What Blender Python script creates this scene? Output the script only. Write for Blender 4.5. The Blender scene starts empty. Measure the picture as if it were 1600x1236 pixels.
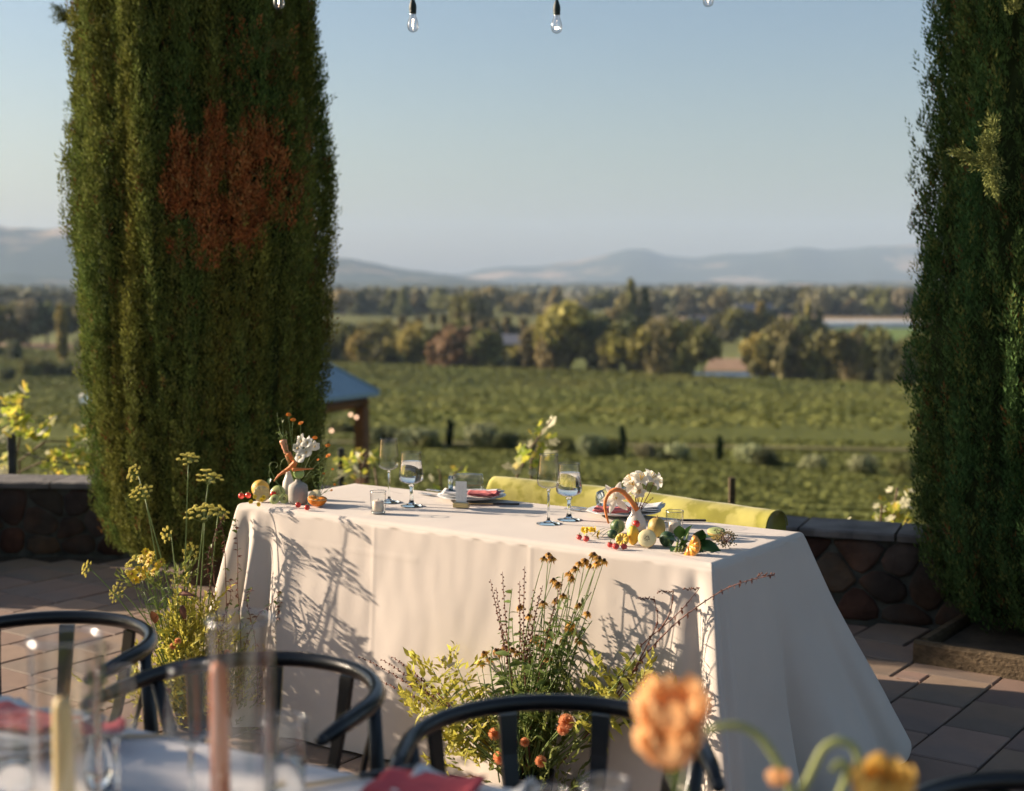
import bpy, bmesh, math, random
import numpy as np
from mathutils import Vector, Matrix, Euler, noise
R = math.radians
random.seed(7); rng = np.random.default_rng(7)
SC = bpy.context.scene
COL = SC.collection

# ------------------------------------------------------------------ camera
CAM_H = 1.51; FPX = 2200.0; PITCH = math.atan(178/2200)
cam_d = bpy.data.cameras.new('camera'); cam = bpy.data.objects.new('camera', cam_d); COL.objects.link(cam)
cam.location = (0, 0, CAM_H); cam.rotation_euler = (R(90)-PITCH, 0, 0)
cam_d.sensor_width = 36; cam_d.lens = FPX/1600*36; cam_d.clip_start = 0.05; cam_d.clip_end = 40000
cam_d.dof.use_dof = True; cam_d.dof.focus_distance = 4.25; cam_d.dof.aperture_fstop = 2.5
SC.camera = cam
# ------------------------------------------------------------------ light
SUN_EL = R(19.0); SUN_AZ = R(-73.0)      # azimuth measured from +Y towards +X
sdir = Vector((math.sin(SUN_AZ)*math.cos(SUN_EL), math.cos(SUN_AZ)*math.cos(SUN_EL), math.sin(SUN_EL)))
world = bpy.data.worlds.new('World'); SC.world = world; world.use_nodes = True
wn = world.node_tree; bg = wn.nodes['Background']
sky = wn.nodes.new('ShaderNodeTexSky'); sky.sky_type = 'NISHITA'; sky.sun_disc = False
sky.sun_elevation = SUN_EL; sky.sun_rotation = SUN_AZ % (2*math.pi)
sky.air_density = 1.0; sky.dust_density = 2.0; sky.ozone_density = 1.0; sky.altitude = 60
# thin warm dust low on the horizon, clearer blue above it, neutral overhead
_tc = wn.nodes.new('ShaderNodeTexCoord'); _sx = wn.nodes.new('ShaderNodeSeparateXYZ'); wn.links.new(_tc.outputs['Generated'], _sx.inputs[0])
_cr = wn.nodes.new('ShaderNodeValToRGB'); _e = _cr.color_ramp; _e.interpolation = 'EASE'
_e.elements[0].position = 0.0; _e.elements[0].color = (.94,.86,.78,1); _e.elements[1].position = .20; _e.elements[1].color = (.79,.85,.89,1)
_q = _e.elements.new(.07); _q.color = (.86,.86,.84,1)
_q = _e.elements.new(.65); _q.color = (.92,.92,.92,1)
wn.links.new(_sx.outputs[2], _cr.inputs[0])
_mx = wn.nodes.new('ShaderNodeMix'); _mx.data_type = 'RGBA'; _mx.blend_type = 'MULTIPLY'; _mx.inputs[0].default_value = 1
wn.links.new(sky.outputs[0], _mx.inputs[6]); wn.links.new(_cr.outputs[0], _mx.inputs[7]); wn.links.new(_mx.outputs[2], bg.inputs[0]); bg.inputs[1].default_value = 0.058
sl = bpy.data.lights.new('sun', 'SUN'); sun = bpy.data.objects.new('sun', sl); COL.objects.link(sun)
sl.energy = 4.7; sl.angle = R(0.55); sl.color = (1.0, 0.815, 0.62)
sun.rotation_euler = sdir.to_track_quat('Z', 'Y').to_euler()
SC.view_settings.view_transform = 'Standard'; SC.view_settings.look = 'None'
SC.view_settings.exposure = 1.44; SC.view_settings.gamma = 1.0; SC.view_settings.use_curve_mapping = False
cy = SC.cycles
cy.use_denoising = True; cy.max_bounces = 10; cy.transparent_max_bounces = 40; cy.transmission_bounces = 10
cy.diffuse_bounces = 3; cy.glossy_bounces = 4; cy.volume_bounces = 1
cy.caustics_reflective = False; cy.caustics_refractive = False; cy.use_adaptive_sampling = True; cy.adaptive_threshold = 0.02
cy.sample_clamp_indirect = 6.0

# ------------------------------------------------------------------ helpers
_f = Vector((0, math.cos(PITCH), -math.sin(PITCH))); _u = Vector((0, math.sin(PITCH), math.cos(PITCH)))
def ray(px, py): return _f + Vector((1, 0, 0))*((px-800)/FPX) + _u*((618-py)/FPX)
def P(px, py, z=0.0):
    d = ray(px, py); return Vector((0, 0, CAM_H)) + d*((z-CAM_H)/d.z)
def W(px, py, Y):
    d = ray(px, py); return Vector((0, 0, CAM_H)) + d*(Y/d.y)
def V(*a): return Vector(a)
def U(a, b): return random.uniform(a, b)

ORG = {}
class Geo:
    def __init__(s): s.v = []; s.f = []; s.m = []; s.sm = []
    def add(s, V_, F_, mi=0, smooth=True):
        o = len(s.v); s.v += [tuple(v) for v in V_]
        for f in F_: s.f.append(tuple(i+o for i in f)); s.m.append(mi); s.sm.append(smooth)
        return s
    def xf(s, M):
        s.v = [tuple(M @ Vector(v)) for v in s.v]; return s
    def join(s, g, M=None, mi=None):
        o = len(s.v); s.v += [tuple(M @ Vector(v)) if M else v for v in g.v]
        for f, m, k in zip(g.f, g.m, g.sm): s.f.append(tuple(i+o for i in f)); s.m.append(m if mi is None else mi); s.sm.append(k)
        return s
    def box(s, x0, x1, y0, y1, z0, z1, mi=0, bev=0.0):
        if bev <= 0:
            v = [(x0,y0,z0),(x1,y0,z0),(x1,y1,z0),(x0,y1,z0),(x0,y0,z1),(x1,y0,z1),(x1,y1,z1),(x0,y1,z1)]
            s.add(v, [(3,2,1,0),(4,5,6,7),(0,1,5,4),(1,2,6,5),(2,3,7,6),(3,0,4,7)], mi, False)
        else:
            b = bev
            def ring(x0,x1,y0,y1,z,c): return [(x0+c,y0,z),(x1-c,y0,z),(x1,y0+c,z),(x1,y1-c,z),(x1-c,y1,z),(x0+c,y1,z),(x0,y1-c,z),(x0,y0+c,z)]
            rs = [ring(x0+b,x1-b,y0+b,y1-b,z0,b), ring(x0,x1,y0,y1,z0+b,b), ring(x0,x1,y0,y1,z1-b,b), ring(x0+b,x1-b,y0+b,y1-b,z1,b)]
            v = sum(rs, []); f = []
            for k in range(3):
                for i in range(8): j = (i+1) % 8; f.append((k*8+i, k*8+j, k*8+8+j, k*8+8+i))
            f.append(tuple(range(7,-1,-1))); f.append(tuple(range(24,32)))
            s.add(v, f, mi, False)
        return s
    def tube(s, pts, rad, n=6, mi=0, cap=True, sx=1.0, up=None):
        pts = [Vector(p) for p in pts]; L = len(pts)
        if not hasattr(rad, '__len__'): rad = [rad]*L
        o = []; prev = None
        for i, p in enumerate(pts):
            t = (pts[min(i+1, L-1)]-pts[max(i-1, 0)])
            t = t.normalized() if t.length > 1e-9 else Vector((0,0,1))
            if up is not None: a = t.cross(Vector(up)).normalized()
            elif prev is None:
                a = t.orthogonal().normalized()
            else:
                a = (prev - t*prev.dot(t)); a = a.normalized() if a.length > 1e-6 else t.orthogonal().normalized()
            prev = a; b = t.cross(a)
            for k in range(n):
                th = 2*math.pi*k/n
                o.append(p + a*(math.cos(th)*rad[i]*sx) + b*(math.sin(th)*rad[i]))
        f = []
        for i in range(L-1):
            for k in range(n):
                j = (k+1) % n; f.append((i*n+k, i*n+j, i*n+n+j, i*n+n+k))
        if cap: f.append(tuple(range(n-1, -1, -1))); f.append(tuple(range((L-1)*n, L*n)))
        return s.add(o, f, mi)
    def lathe(s, prof, n=24, mi=0, at=(0,0,0), sc=(1,1), closed=False):
        o = []; at = Vector(at)
        for (r, z) in prof:
            for k in range(n):
                th = 2*math.pi*k/n; o.append((at.x+math.cos(th)*r*sc[0], at.y+math.sin(th)*r*sc[1], at.z+z))
        f = []; L = len(prof)
        for i in range(L-1 if not closed else L):
            i2 = (i+1) % L
            for k in range(n):
                j = (k+1) % n; f.append((i*n+k, i*n+j, i2*n+j, i2*n+k))
        return s.add(o, f, mi)
    def ball(s, c, r, n=12, m=8, mi=0, lump=0.0, seed=0.0):
        c = Vector(c); r = Vector(r) if hasattr(r, '__len__') else Vector((r, r, r))
        o = [c + Vector((0,0,r.z))]
        for i in range(1, m):
            ph = math.pi*i/m
            for k in range(n):
                th = 2*math.pi*k/n; d = Vector((math.sin(ph)*math.cos(th), math.sin(ph)*math.sin(th), math.cos(ph)))
                q = 1 + (lump*noise.noise(d*2.2+Vector((seed, seed*1.7, 0))) if lump else 0)
                o.append(c + Vector((d.x*r.x, d.y*r.y, d.z*r.z))*q)
        o.append(c - Vector((0,0,r.z)))
        f = [(0, 1+k, 1+(k+1) % n) for k in range(n)]
        for i in range(m-2):
            for k in range(n):
                j = (k+1) % n; f.append((1+i*n+k, 1+(i+1)*n+k, 1+(i+1)*n+j, 1+i*n+j))
        e = len(o)-1; b = 1+(m-2)*n
        f += [(e, b+(k+1) % n, b+k) for k in range(n)]
        return s.add(o, f, mi)
    def build(s, name, mat, parent=None, kind=None, origin=None, world=True):
        """origin: world point that becomes the object's origin when it is top level"""
        mats = mat if isinstance(mat, (list, tuple)) else [mat]
        off = Vector((0,0,0))
        if world:
            if parent is not None: off = ORG.get(parent.name, Vector((0,0,0)))
            elif origin is not None: off = Vector(origin)
        me = bpy.data.meshes.new(name)
        me.from_pydata([(v[0]-off.x, v[1]-off.y, v[2]-off.z) for v in s.v], [], s.f)
        for m in mats: me.materials.append(m)
        me.polygons.foreach_set('material_index', s.m); me.polygons.foreach_set('use_smooth', s.sm)
        me.update()
        o = bpy.data.objects.new(name, me); COL.objects.link(o)
        if parent is not None: o.parent = parent; ORG[o.name] = off
        else: o.location = off; ORG[o.name] = off
        if kind: o['kind'] = kind
        return o

def tag(o, label=None, cat=None, group=None, kind=None):
    if label: o['label'] = label
    if cat: o['category'] = cat
    if group: o['group'] = group
    if kind: o['kind'] = kind
    return o
def thing(name, loc, label, cat, group=None, rz=0.0):
    o = bpy.data.objects.new(name, None); COL.objects.link(o); o.location = loc; o.rotation_euler = (0,0,rz)
    o.empty_display_size = .1
    ORG[o.name] = Vector(loc); return tag(o, label, cat, group)
def inst(src, parent=None, M=None, name=None, root=False):
    c = src.copy(); COL.objects.link(c)
    if name: c.name = name
    c.parent = parent
    if M is not None: c.matrix_local = M
    return c
def copy_tree(o, parent=None):
    c = o.copy(); COL.objects.link(c); c.parent = parent
    for ch in list(o.children): copy_tree(ch, c)
    return c
def npmesh(name, Vv, F, mats, parent=None, kind=None, tint=None, mi=None, smooth=False, origin=None):
    """Vv (n,3), F (m,k) arrays of equal sided faces; tint (n,3) colour attribute"""
    off = ORG.get(parent.name, Vector((0,0,0))) if parent is not None else Vector(origin or (0,0,0))
    Vv = np.asarray(Vv, dtype=np.float32) - np.array(off, dtype=np.float32)
    F = np.asarray(F, dtype=np.int32); m, k = F.shape
    me = bpy.data.meshes.new(name)
    me.vertices.add(len(Vv)); me.vertices.foreach_set('co', Vv.ravel())
    me.loops.add(m*k); me.loops.foreach_set('vertex_index', F.ravel())
    me.polygons.add(m); me.polygons.foreach_set('loop_start', np.arange(m, dtype=np.int32)*k)
    me.polygons.foreach_set('loop_total', np.full(m, k, dtype=np.int32))
    for mt in (mats if isinstance(mats, (list, tuple)) else [mats]): me.materials.append(mt)
    if mi is not None: me.polygons.foreach_set('material_index', np.asarray(mi, dtype=np.int32))
    if smooth: me.polygons.foreach_set('use_smooth', np.ones(m, dtype=bool))
    me.update(calc_edges=True)
    if tint is not None:
        a = me.color_attributes.new('tint', 'FLOAT_COLOR', 'POINT')
        t4 = np.ones((len(Vv), 4), dtype=np.float32); t4[:, :3] = tint
        a.data.foreach_set('color', t4.ravel())
    o = bpy.data.objects.new(name, me); COL.objects.link(o)
    if parent is not None: o.parent = parent
    else: o.location = off
    ORG[o.name] = off
    if kind: o['kind'] = kind
    return o
def frames(dirs, rnd=True):
    """orthonormal frames (n,3,3) whose third column is dirs"""
    d = dirs/np.linalg.norm(dirs, axis=1, keepdims=True)
    a = rng.normal(size=d.shape); a -= d*(a*d).sum(1, keepdims=True); a /= np.linalg.norm(a, axis=1, keepdims=True)+1e-9
    b = np.cross(d, a); return np.stack([a, b, d], axis=2)
def scatter(tv, tf, pos, fr, sc):
    """template verts tv (t,3), faces tf, to each pos with frame fr and scale sc"""
    n = len(pos); tv = np.asarray(tv); tf = np.asarray(tf)
    V_ = np.einsum('nij,tj->nti', fr, tv)*np.asarray(sc).reshape(n, 1, 1) + pos[:, None, :]
    F_ = tf[None] + (np.arange(n)*len(tv))[:, None, None]
    return V_.reshape(-1, 3), F_.reshape(-1, tf.shape[1])
def nz(p, s=1.0): return noise.noise(Vector(p)*s)

# ------------------------------------------------------------------ materials
def newmat(name):
    m = bpy.data.materials.new(name); m.use_nodes = True; nt = m.node_tree
    return m, nt, nt.nodes['Principled BSDF'], nt.nodes['Material Output']
def mat(name, c, rough=.6, var=.15, vscale=8, bump=0, bscale=60, metal=0, spec=.4, trans=0, objrand=0, tint=False, c2=None, c2s=3, c2w=(.45,.6), sheen=0, detail=3, stretch=None, hue=0, sss=0, tcol=None):
    m, nt, b, out = newmat(name); N = nt.nodes; L = nt.links
    b.inputs['Roughness'].default_value = rough; b.inputs['Metallic'].default_value = metal
    b.inputs['Specular IOR Level'].default_value = spec
    if sheen: b.inputs['Sheen Weight'].default_value = sheen; b.inputs['Sheen Roughness'].default_value = .4
    tc = N.new('ShaderNodeTexCoord'); src = tc.outputs['Object']
    if stretch:
        mp = N.new('ShaderNodeMapping'); mp.inputs['Scale'].default_value = stretch; L.new(src, mp.inputs[0]); src = mp.outputs[0]
    col = None
    rgb = N.new('ShaderNodeRGB'); rgb.outputs[0].default_value = (*c, 1); col = rgb.outputs[0]
    if c2:
        n2 = N.new('ShaderNodeTexNoise'); n2.inputs['Scale'].default_value = c2s; n2.inputs['Detail'].default_value = 5; L.new(src, n2.inputs['Vector'])
        r2 = N.new('ShaderNodeMapRange'); r2.inputs[1].default_value = c2w[0]; r2.inputs[2].default_value = c2w[1]; L.new(n2.outputs[0], r2.inputs[0])
        mx = N.new('ShaderNodeMix'); mx.data_type = 'RGBA'; L.new(r2.outputs[0], mx.inputs[0]); L.new(col, mx.inputs[6]); mx.inputs[7].default_value = (*c2, 1); col = mx.outputs[2]
    if tint:
        at = N.new('ShaderNodeAttribute'); at.attribute_name = 'tint'
        mx = N.new('ShaderNodeMix'); mx.data_type = 'RGBA'; mx.blend_type = 'MULTIPLY'; mx.inputs[0].default_value = 1
        L.new(col, mx.inputs[6]); L.new(at.outputs[0], mx.inputs[7]); col = mx.outputs[2]
    if var or objrand:
        hs = N.new('ShaderNodeHueSaturation'); L.new(col, hs.inputs['Color'])
        val = None
        if var:
            n1 = N.new('ShaderNodeTexNoise'); n1.inputs['Scale'].default_value = vscale; n1.inputs['Detail'].default_value = detail; L.new(src, n1.inputs['Vector'])
            r1 = N.new('ShaderNodeMapRange'); r1.inputs[1].default_value = .3; r1.inputs[2].default_value = .7; r1.inputs[3].default_value = 1-var; r1.inputs[4].default_value = 1+var; L.new(n1.outputs[0], r1.inputs[0]); val = r1.outputs[0]
        if objrand:
            oi = N.new('ShaderNodeObjectInfo')
            r3 = N.new('ShaderNodeMapRange'); r3.inputs[3].default_value = 1-objrand; r3.inputs[4].default_value = 1+objrand; L.new(oi.outputs['Random'], r3.inputs[0])
            if val is None: val = r3.outputs[0]
            else:
                mm = N.new('ShaderNodeMath'); mm.operation = 'MULTIPLY'; L.new(val, mm.inputs[0]); L.new(r3.outputs[0], mm.inputs[1]); val = mm.outputs[0]
            if hue:
                wh = N.new('ShaderNodeTexWhiteNoise'); wh.noise_dimensions = '1D'; L.new(oi.outputs['Random'], wh.inputs['W'])
                r4 = N.new('ShaderNodeMapRange'); r4.inputs[3].default_value = .5-hue; r4.inputs[4].default_value = .5+hue; L.new(wh.outputs[0], r4.inputs[0]); L.new(r4.outputs[0], hs.inputs['Hue'])
        L.new(val, hs.inputs['Value']); col = hs.outputs[0]
    L.new(col, b.inputs['Base Color'])
    if sss:
        b.inputs['Subsurface Weight'].default_value = sss; b.inputs['Subsurface Radius'].default_value = (.02,.01,.006); b.inputs['Subsurface Scale'].default_value = .5
    if bump:
        nb = N.new('ShaderNodeTexNoise'); nb.inputs['Scale'].default_value = bscale; nb.inputs['Detail'].default_value = 4; L.new(src, nb.inputs['Vector'])
        bp = N.new('ShaderNodeBump'); bp.inputs['Strength'].default_value = bump; bp.inputs['Distance'].default_value = .01; L.new(nb.outputs[0], bp.inputs['Height']); L.new(bp.outputs[0], b.inputs['Normal'])
    if trans:
        tr = N.new('ShaderNodeBsdfTranslucent')
        if tcol:
            mx = N.new('ShaderNodeMix'); mx.data_type = 'RGBA'; mx.blend_type = 'MULTIPLY'; mx.inputs[0].default_value = 1; L.new(col, mx.inputs[6]); mx.inputs[7].default_value = (*tcol, 1); L.new(mx.outputs[2], tr.inputs[0])
        else: L.new(col, tr.inputs[0])
        ms = N.new('ShaderNodeMixShader'); ms.inputs[0].default_value = trans; L.new(b.outputs[0], ms.inputs[1]); L.new(tr.outputs[0], ms.inputs[2]); L.new(ms.outputs[0], out.inputs[0])
    return m
def glassmat(name, tint=(1,1,1), f0=1.0, rough=0.0):
    """thin-walled glass: clear with Fresnel reflection"""
    m, nt, b, out = newmat(name); N = nt.nodes; L = nt.links; N.remove(b)
    t = N.new('ShaderNodeBsdfTransparent'); t.inputs[0].default_value = (*tint, 1)
    g = N.new('ShaderNodeBsdfGlossy'); g.inputs['Roughness'].default_value = rough
    lw = N.new('ShaderNodeLayerWeight'); lw.inputs[0].default_value = .5
    pw = N.new('ShaderNodeMath'); pw.operation = 'POWER'; pw.inputs[1].default_value = 2.6; L.new(lw.outputs['Facing'], pw.inputs[0])
    mu = N.new('ShaderNodeMath'); mu.operation = 'MULTIPLY_ADD'; mu.inputs[1].default_value = .75; mu.inputs[2].default_value = .045*f0; mu.use_clamp = True; L.new(pw.outputs[0], mu.inputs[0])
    p3 = N.new('ShaderNodeMath'); p3.operation = 'POWER'; p3.inputs[1].default_value = 3.2; L.new(lw.outputs['Facing'], p3.inputs[0])
    tm = N.new('ShaderNodeMix'); tm.data_type = 'RGBA'; L.new(p3.outputs[0], tm.inputs[0]); tm.inputs[6].default_value = (*tint, 1); tm.inputs[7].default_value = (.25,.27,.27, 1); L.new(tm.outputs[2], t.inputs[0])
    ms = N.new('ShaderNodeMixShader'); L.new(mu.outputs[0], ms.inputs[0]); L.new(t.outputs[0], ms.inputs[1]); L.new(g.outputs[0], ms.inputs[2]); L.new(ms.outputs[0], out.inputs[0])
    return m
def refr(name, ior=1.33, col=(1,1,1)):
    m, nt, b, out = newmat(name); N = nt.nodes; L = nt.links; N.remove(b)
    g = N.new('ShaderNodeBsdfGlass'); g.inputs['IOR'].default_value = ior; g.inputs['Roughness'].default_value = 0; g.inputs[0].default_value = (*col, 1); L.new(g.outputs[0], out.inputs[0]); return m
def emis(name, c, s):
    m, nt, b, out = newmat(name); b.inputs['Base Color'].default_value = (*c, 1); b.inputs['Emission Color'].default_value = (*c, 1); b.inputs['Emission Strength'].default_value = s; return m

M = {}
M['linen'] = mat('linen_cloth', (.58,.52,.465), .85, .05, 2.5, .10, 9, spec=.15, detail=4, sheen=.1)
M['linen2'] = mat('white_linen', (.60,.58,.58), .85, .04, 3, .15, 14, spec=.15)
M['cypress'] = mat('cypress_foliage', (1,1,1), .85, .18, 1.3, tint=True, trans=.20, spec=.07)
M['core'] = mat('cypress_inner_twigs', (.030,.042,.015), .95, .4, 12, spec=.05)
M['bark'] = mat('bark', (.10,.07,.045), .9, .3, 20, .8, 30, stretch=(1,1,.2))
M['paver'] = mat('concrete_paver', (.27,.19,.145), .82, .16, 4, .22, 160, objrand=.14, c2=(.19,.145,.12), c2s=2.4, spec=.25, hue=.012)
M['mortar'] = mat('sandy_mortar', (.075,.062,.05), .95, .25, 20, .6, 80, spec=.1)
M['stone'] = mat('fieldstone', (.062,.048,.040), .85, .4, 7, 1.0, 22, objrand=.35, c2=(.085,.050,.034), c2s=5, hue=.02, spec=.15)
M['stone_red'] = mat('red_fieldstone', (.062,.030,.021), .85, .5, 9, 1.0, 22, objrand=.25, spec=.2)
M['wmortar'] = mat('lichen_mortar', (.075,.075,.064), .95, .4, 14, 1, 24, spec=.1)
M['cap'] = mat('capstone', (.14,.13,.125), .85, .3, 7, .7, 30, objrand=.12, spec=.2)
M['timber'] = mat('weathered_timber', (.10,.073,.045), .85, .35, 9, .7, 18, stretch=(1,6,6), spec=.2)
M['soil'] = mat('soil', (.06,.045,.03), .95, .3, 12, 1, 30)
M['black'] = mat('black_lacquer', (.006,.0065,.0075), .28, .2, 6, .04, 200, spec=.5)
M['velvet'] = mat('chartreuse_velvet', (.24,.225,.045), .9, .30, 5, .35, 14, sheen=.25, spec=.1, c2=(.37,.335,.10), c2s=11, c2w=(.46,.54))
M['glass'] = glassmat('clear_glass', (.955,.965,.965), 1.6)
M['glass_tall'] = glassmat('thick_clear_glass', (.95,.96,.96), 2.6)
M['glassrim'] = glassmat('glass_rim', (.85,.87,.87), 7.0, .18)
M['glassthick'] = refr('solid_glass', 1.48, (.98,1,1))
M['water'] = refr('water', 1.33)
M['ceramic'] = mat('beige_stoneware', (.36,.33,.29), .7, .08, 30, .1, 90)
M['ceramic2'] = mat('cream_porcelain', (.62,.58,.52), .35, .05, 30)
M['plate'] = mat('pale_grey_plate', (.55,.55,.55), .25, .04, 20)
M['pink'] = mat('coral_pink_napkin', (.62,.16,.15), .85, .1, 20, .2, 120)
M['red'] = mat('crimson_napkin', (.50,.07,.085), .85, .1, 20, .2, 120)
M['white'] = mat('white_linen_napkin', (.68,.67,.66), .85, .06, 20, .2, 60)
M['card'] = mat('white_card', (.74,.73,.70), .7, .03, 20)
M['ink'] = mat('grey_ink', (.35,.35,.36), .8, 0)
M['brass'] = mat('brass', (.55,.44,.22), .35, .08, 30, metal=.6)
M['steel'] = mat('steel', (.5,.51,.53), .25, .05, 30, metal=.9)
M['gold'] = mat('gold_cutlery', (.55,.38,.16), .3, .05, 30, metal=.8)
M['wax'] = mat('cream_wax', (.70,.62,.50), .5, .04, 20, sss=.3)
M['wax_y'] = mat('pale_yellow_wax', (.72,.55,.26), .5, .04, 20, sss=.2)
M['wax_o'] = mat('apricot_wax', (.68,.25,.12), .5, .05, 20, sss=.2)
M['lemon'] = mat('lemon_rind', (.68,.42,.07), .45, .12, 20, .25, 130)
M['tan'] = mat('tan_fruit_skin', (.40,.27,.075), .5, .22, 22, .2, 60, c2=(.48,.36,.10), c2s=14)
M['yellow'] = mat('yellow_fruit', (.72,.46,.05), .45, .12, 18, .1, 60)
M['orange'] = mat('orange_flesh', (.85,.27,.02), .45, .25, 60, .4, 140, sss=.2)
M['orange_rind'] = mat('orange_rind', (.75,.22,.015), .5, .1, 30, .3, 160)
M['pith'] = mat('pale_pith', (.72,.52,.24), .6, .06, 30)
M['pulp'] = mat('lemon_pulp', (.72,.55,.24), .4, .15, 80, .3, 90, sss=.2)
M['quince'] = mat('quince_flesh', (.72,.63,.36), .5, .1, 40, .1, 60)
M['kiwi'] = mat('green_melon_flesh', (.42,.46,.17), .5, .12, 40)
M['seed'] = mat('seeds', (.10,.06,.03), .5, .1, 20)
M['tomato'] = mat('cherry_tomato', (.62,.045,.03), .2, .15, 20, spec=.6)
M['berry'] = mat('pink_red_berry', (.58,.07,.06), .4, .3, 40, .3, 80)
M['lime'] = mat('green_tomato', (.28,.42,.13), .3, .15, 12)
M['gourd'] = mat('striped_gourd', (.05,.10,.035), .45, .1, 10, c2=(.28,.33,.12), c2s=60, c2w=(.47,.56), stretch=(1,1,.15))
M['melon'] = mat('dark_mottled_melon', (.02,.055,.02), .5, .2, 20, .1, 60, c2=(.16,.22,.08), c2s=70, c2w=(.53,.62))
M['carrot'] = mat('carrot', (.68,.22,.06), .55, .2, 30, .2, 60)
M['cut_orange'] = mat('cut_orange_flesh', (.90,.36,.05), .35, .18, 140, .5, 160, sss=.2, stretch=(1,1,.25))
M['carrot2'] = mat('pale_peach_carrot', (.68,.33,.19), .55, .2, 30, .2, 60)
M['petal'] = mat('white_petal', (.84,.81,.72), .5, .05, 30, trans=.45)
M['petal_o'] = mat('orange_petal', (.78,.28,.03), .5, .2, 40, trans=.35, objrand=.15)
M['petal_y'] = mat('yellow_petal', (.75,.55,.03), .5, .2, 40, trans=.35, objrand=.12)
M['petal_b'] = mat('amber_petal', (.62,.33,.05), .6, .35, 60, trans=.35, objrand=.3)
M['peach'] = mat('peach_petal', (.88,.53,.25), .6, .15, 30, trans=.4)
M['zinnia'] = mat('coral_petal', (.82,.42,.22), .6, .25, 60, trans=.3, objrand=.15)
M['disc'] = mat('brown_flower_disc', (.10,.045,.015), .9, .4, 80, .5, 120)
M['fennel'] = mat('fennel_umbel_yellow', (.74,.66,.15), .6, .3, 60, trans=.3, objrand=.15)
M['stem'] = mat('green_stem', (.17,.24,.065), .5, .2, 30, trans=.15)
M['stem_r'] = mat('reddish_stem', (.15,.055,.035), .55, .3, 30)
M['leaf'] = mat('green_leaf', (.15,.21,.05), .5, .25, 30, trans=.35, objrand=.25, spec=.35)
M['leaf_y'] = mat('chartreuse_leaf', (.46,.44,.075), .55, .2, 30, trans=.4, objrand=.2, spec=.3)
M['leaf_d'] = mat('dark_glossy_leaf', (.035,.085,.018), .35, .2, 30, trans=.2, objrand=.2, spec=.5)
M['leaf_b'] = mat('russet_leaf', (.20,.08,.05), .6, .35, 40, trans=.25, objrand=.3)
M['vine'] = mat('vine_leaf', (.36,.40,.055), .55, .3, 14, trans=.5, objrand=.3, hue=.03, c2=(.50,.42,.07), c2s=9, spec=.3)
M['vine_pale'] = mat('pale_vine_leaf', (.55,.52,.34), .6, .2, 20, trans=.3, objrand=.2)
M['cane'] = mat('vine_cane', (.13,.085,.05), .8, .3, 30, .5, 40)
M['post'] = mat('dark_stake', (.045,.045,.05), .7, .3, 20, .4, 40)
M['rubber'] = mat('black_socket', (.008,.02,.018), .5, .1, 20)
M['bulb'] = glassmat('bulb_glass', (.93,.92,.93), 3.0, .05)
M['filament'] = emis('filament', (1,.72,.45), 12)
M['glow'] = emis('lit_bulb', (1,.60,.38), 1.3)
M['roof'] = mat('blue_grey_metal_roof', (.24,.33,.40), .5, .06, 6, spec=.3)
M['redwood'] = mat('brown_timber', (.13,.055,.025), .7, .25, 6, .3, 20)
M['concrete'] = mat('pale_wall', (.42,.40,.38), .8, .1, .5)
M['slate'] = mat('grey_roof', (.10,.11,.14), .7, .1, .5)
M['dark'] = mat('dark_opening', (.03,.03,.035), .5, 0)
M['treeleaf'] = mat('tree_foliage', (1.18,1.13,1.08), .7, .2, .6, tint=True, trans=.3, objrand=.22, hue=.02, spec=.15)
M['trunk'] = mat('tree_trunk', (.16,.12,.085), .9, .2, 3)
M['vrow'] = mat('vineyard_foliage', (1,1,1), .75, .06, .08, tint=True, trans=.10, spec=.15)

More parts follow.
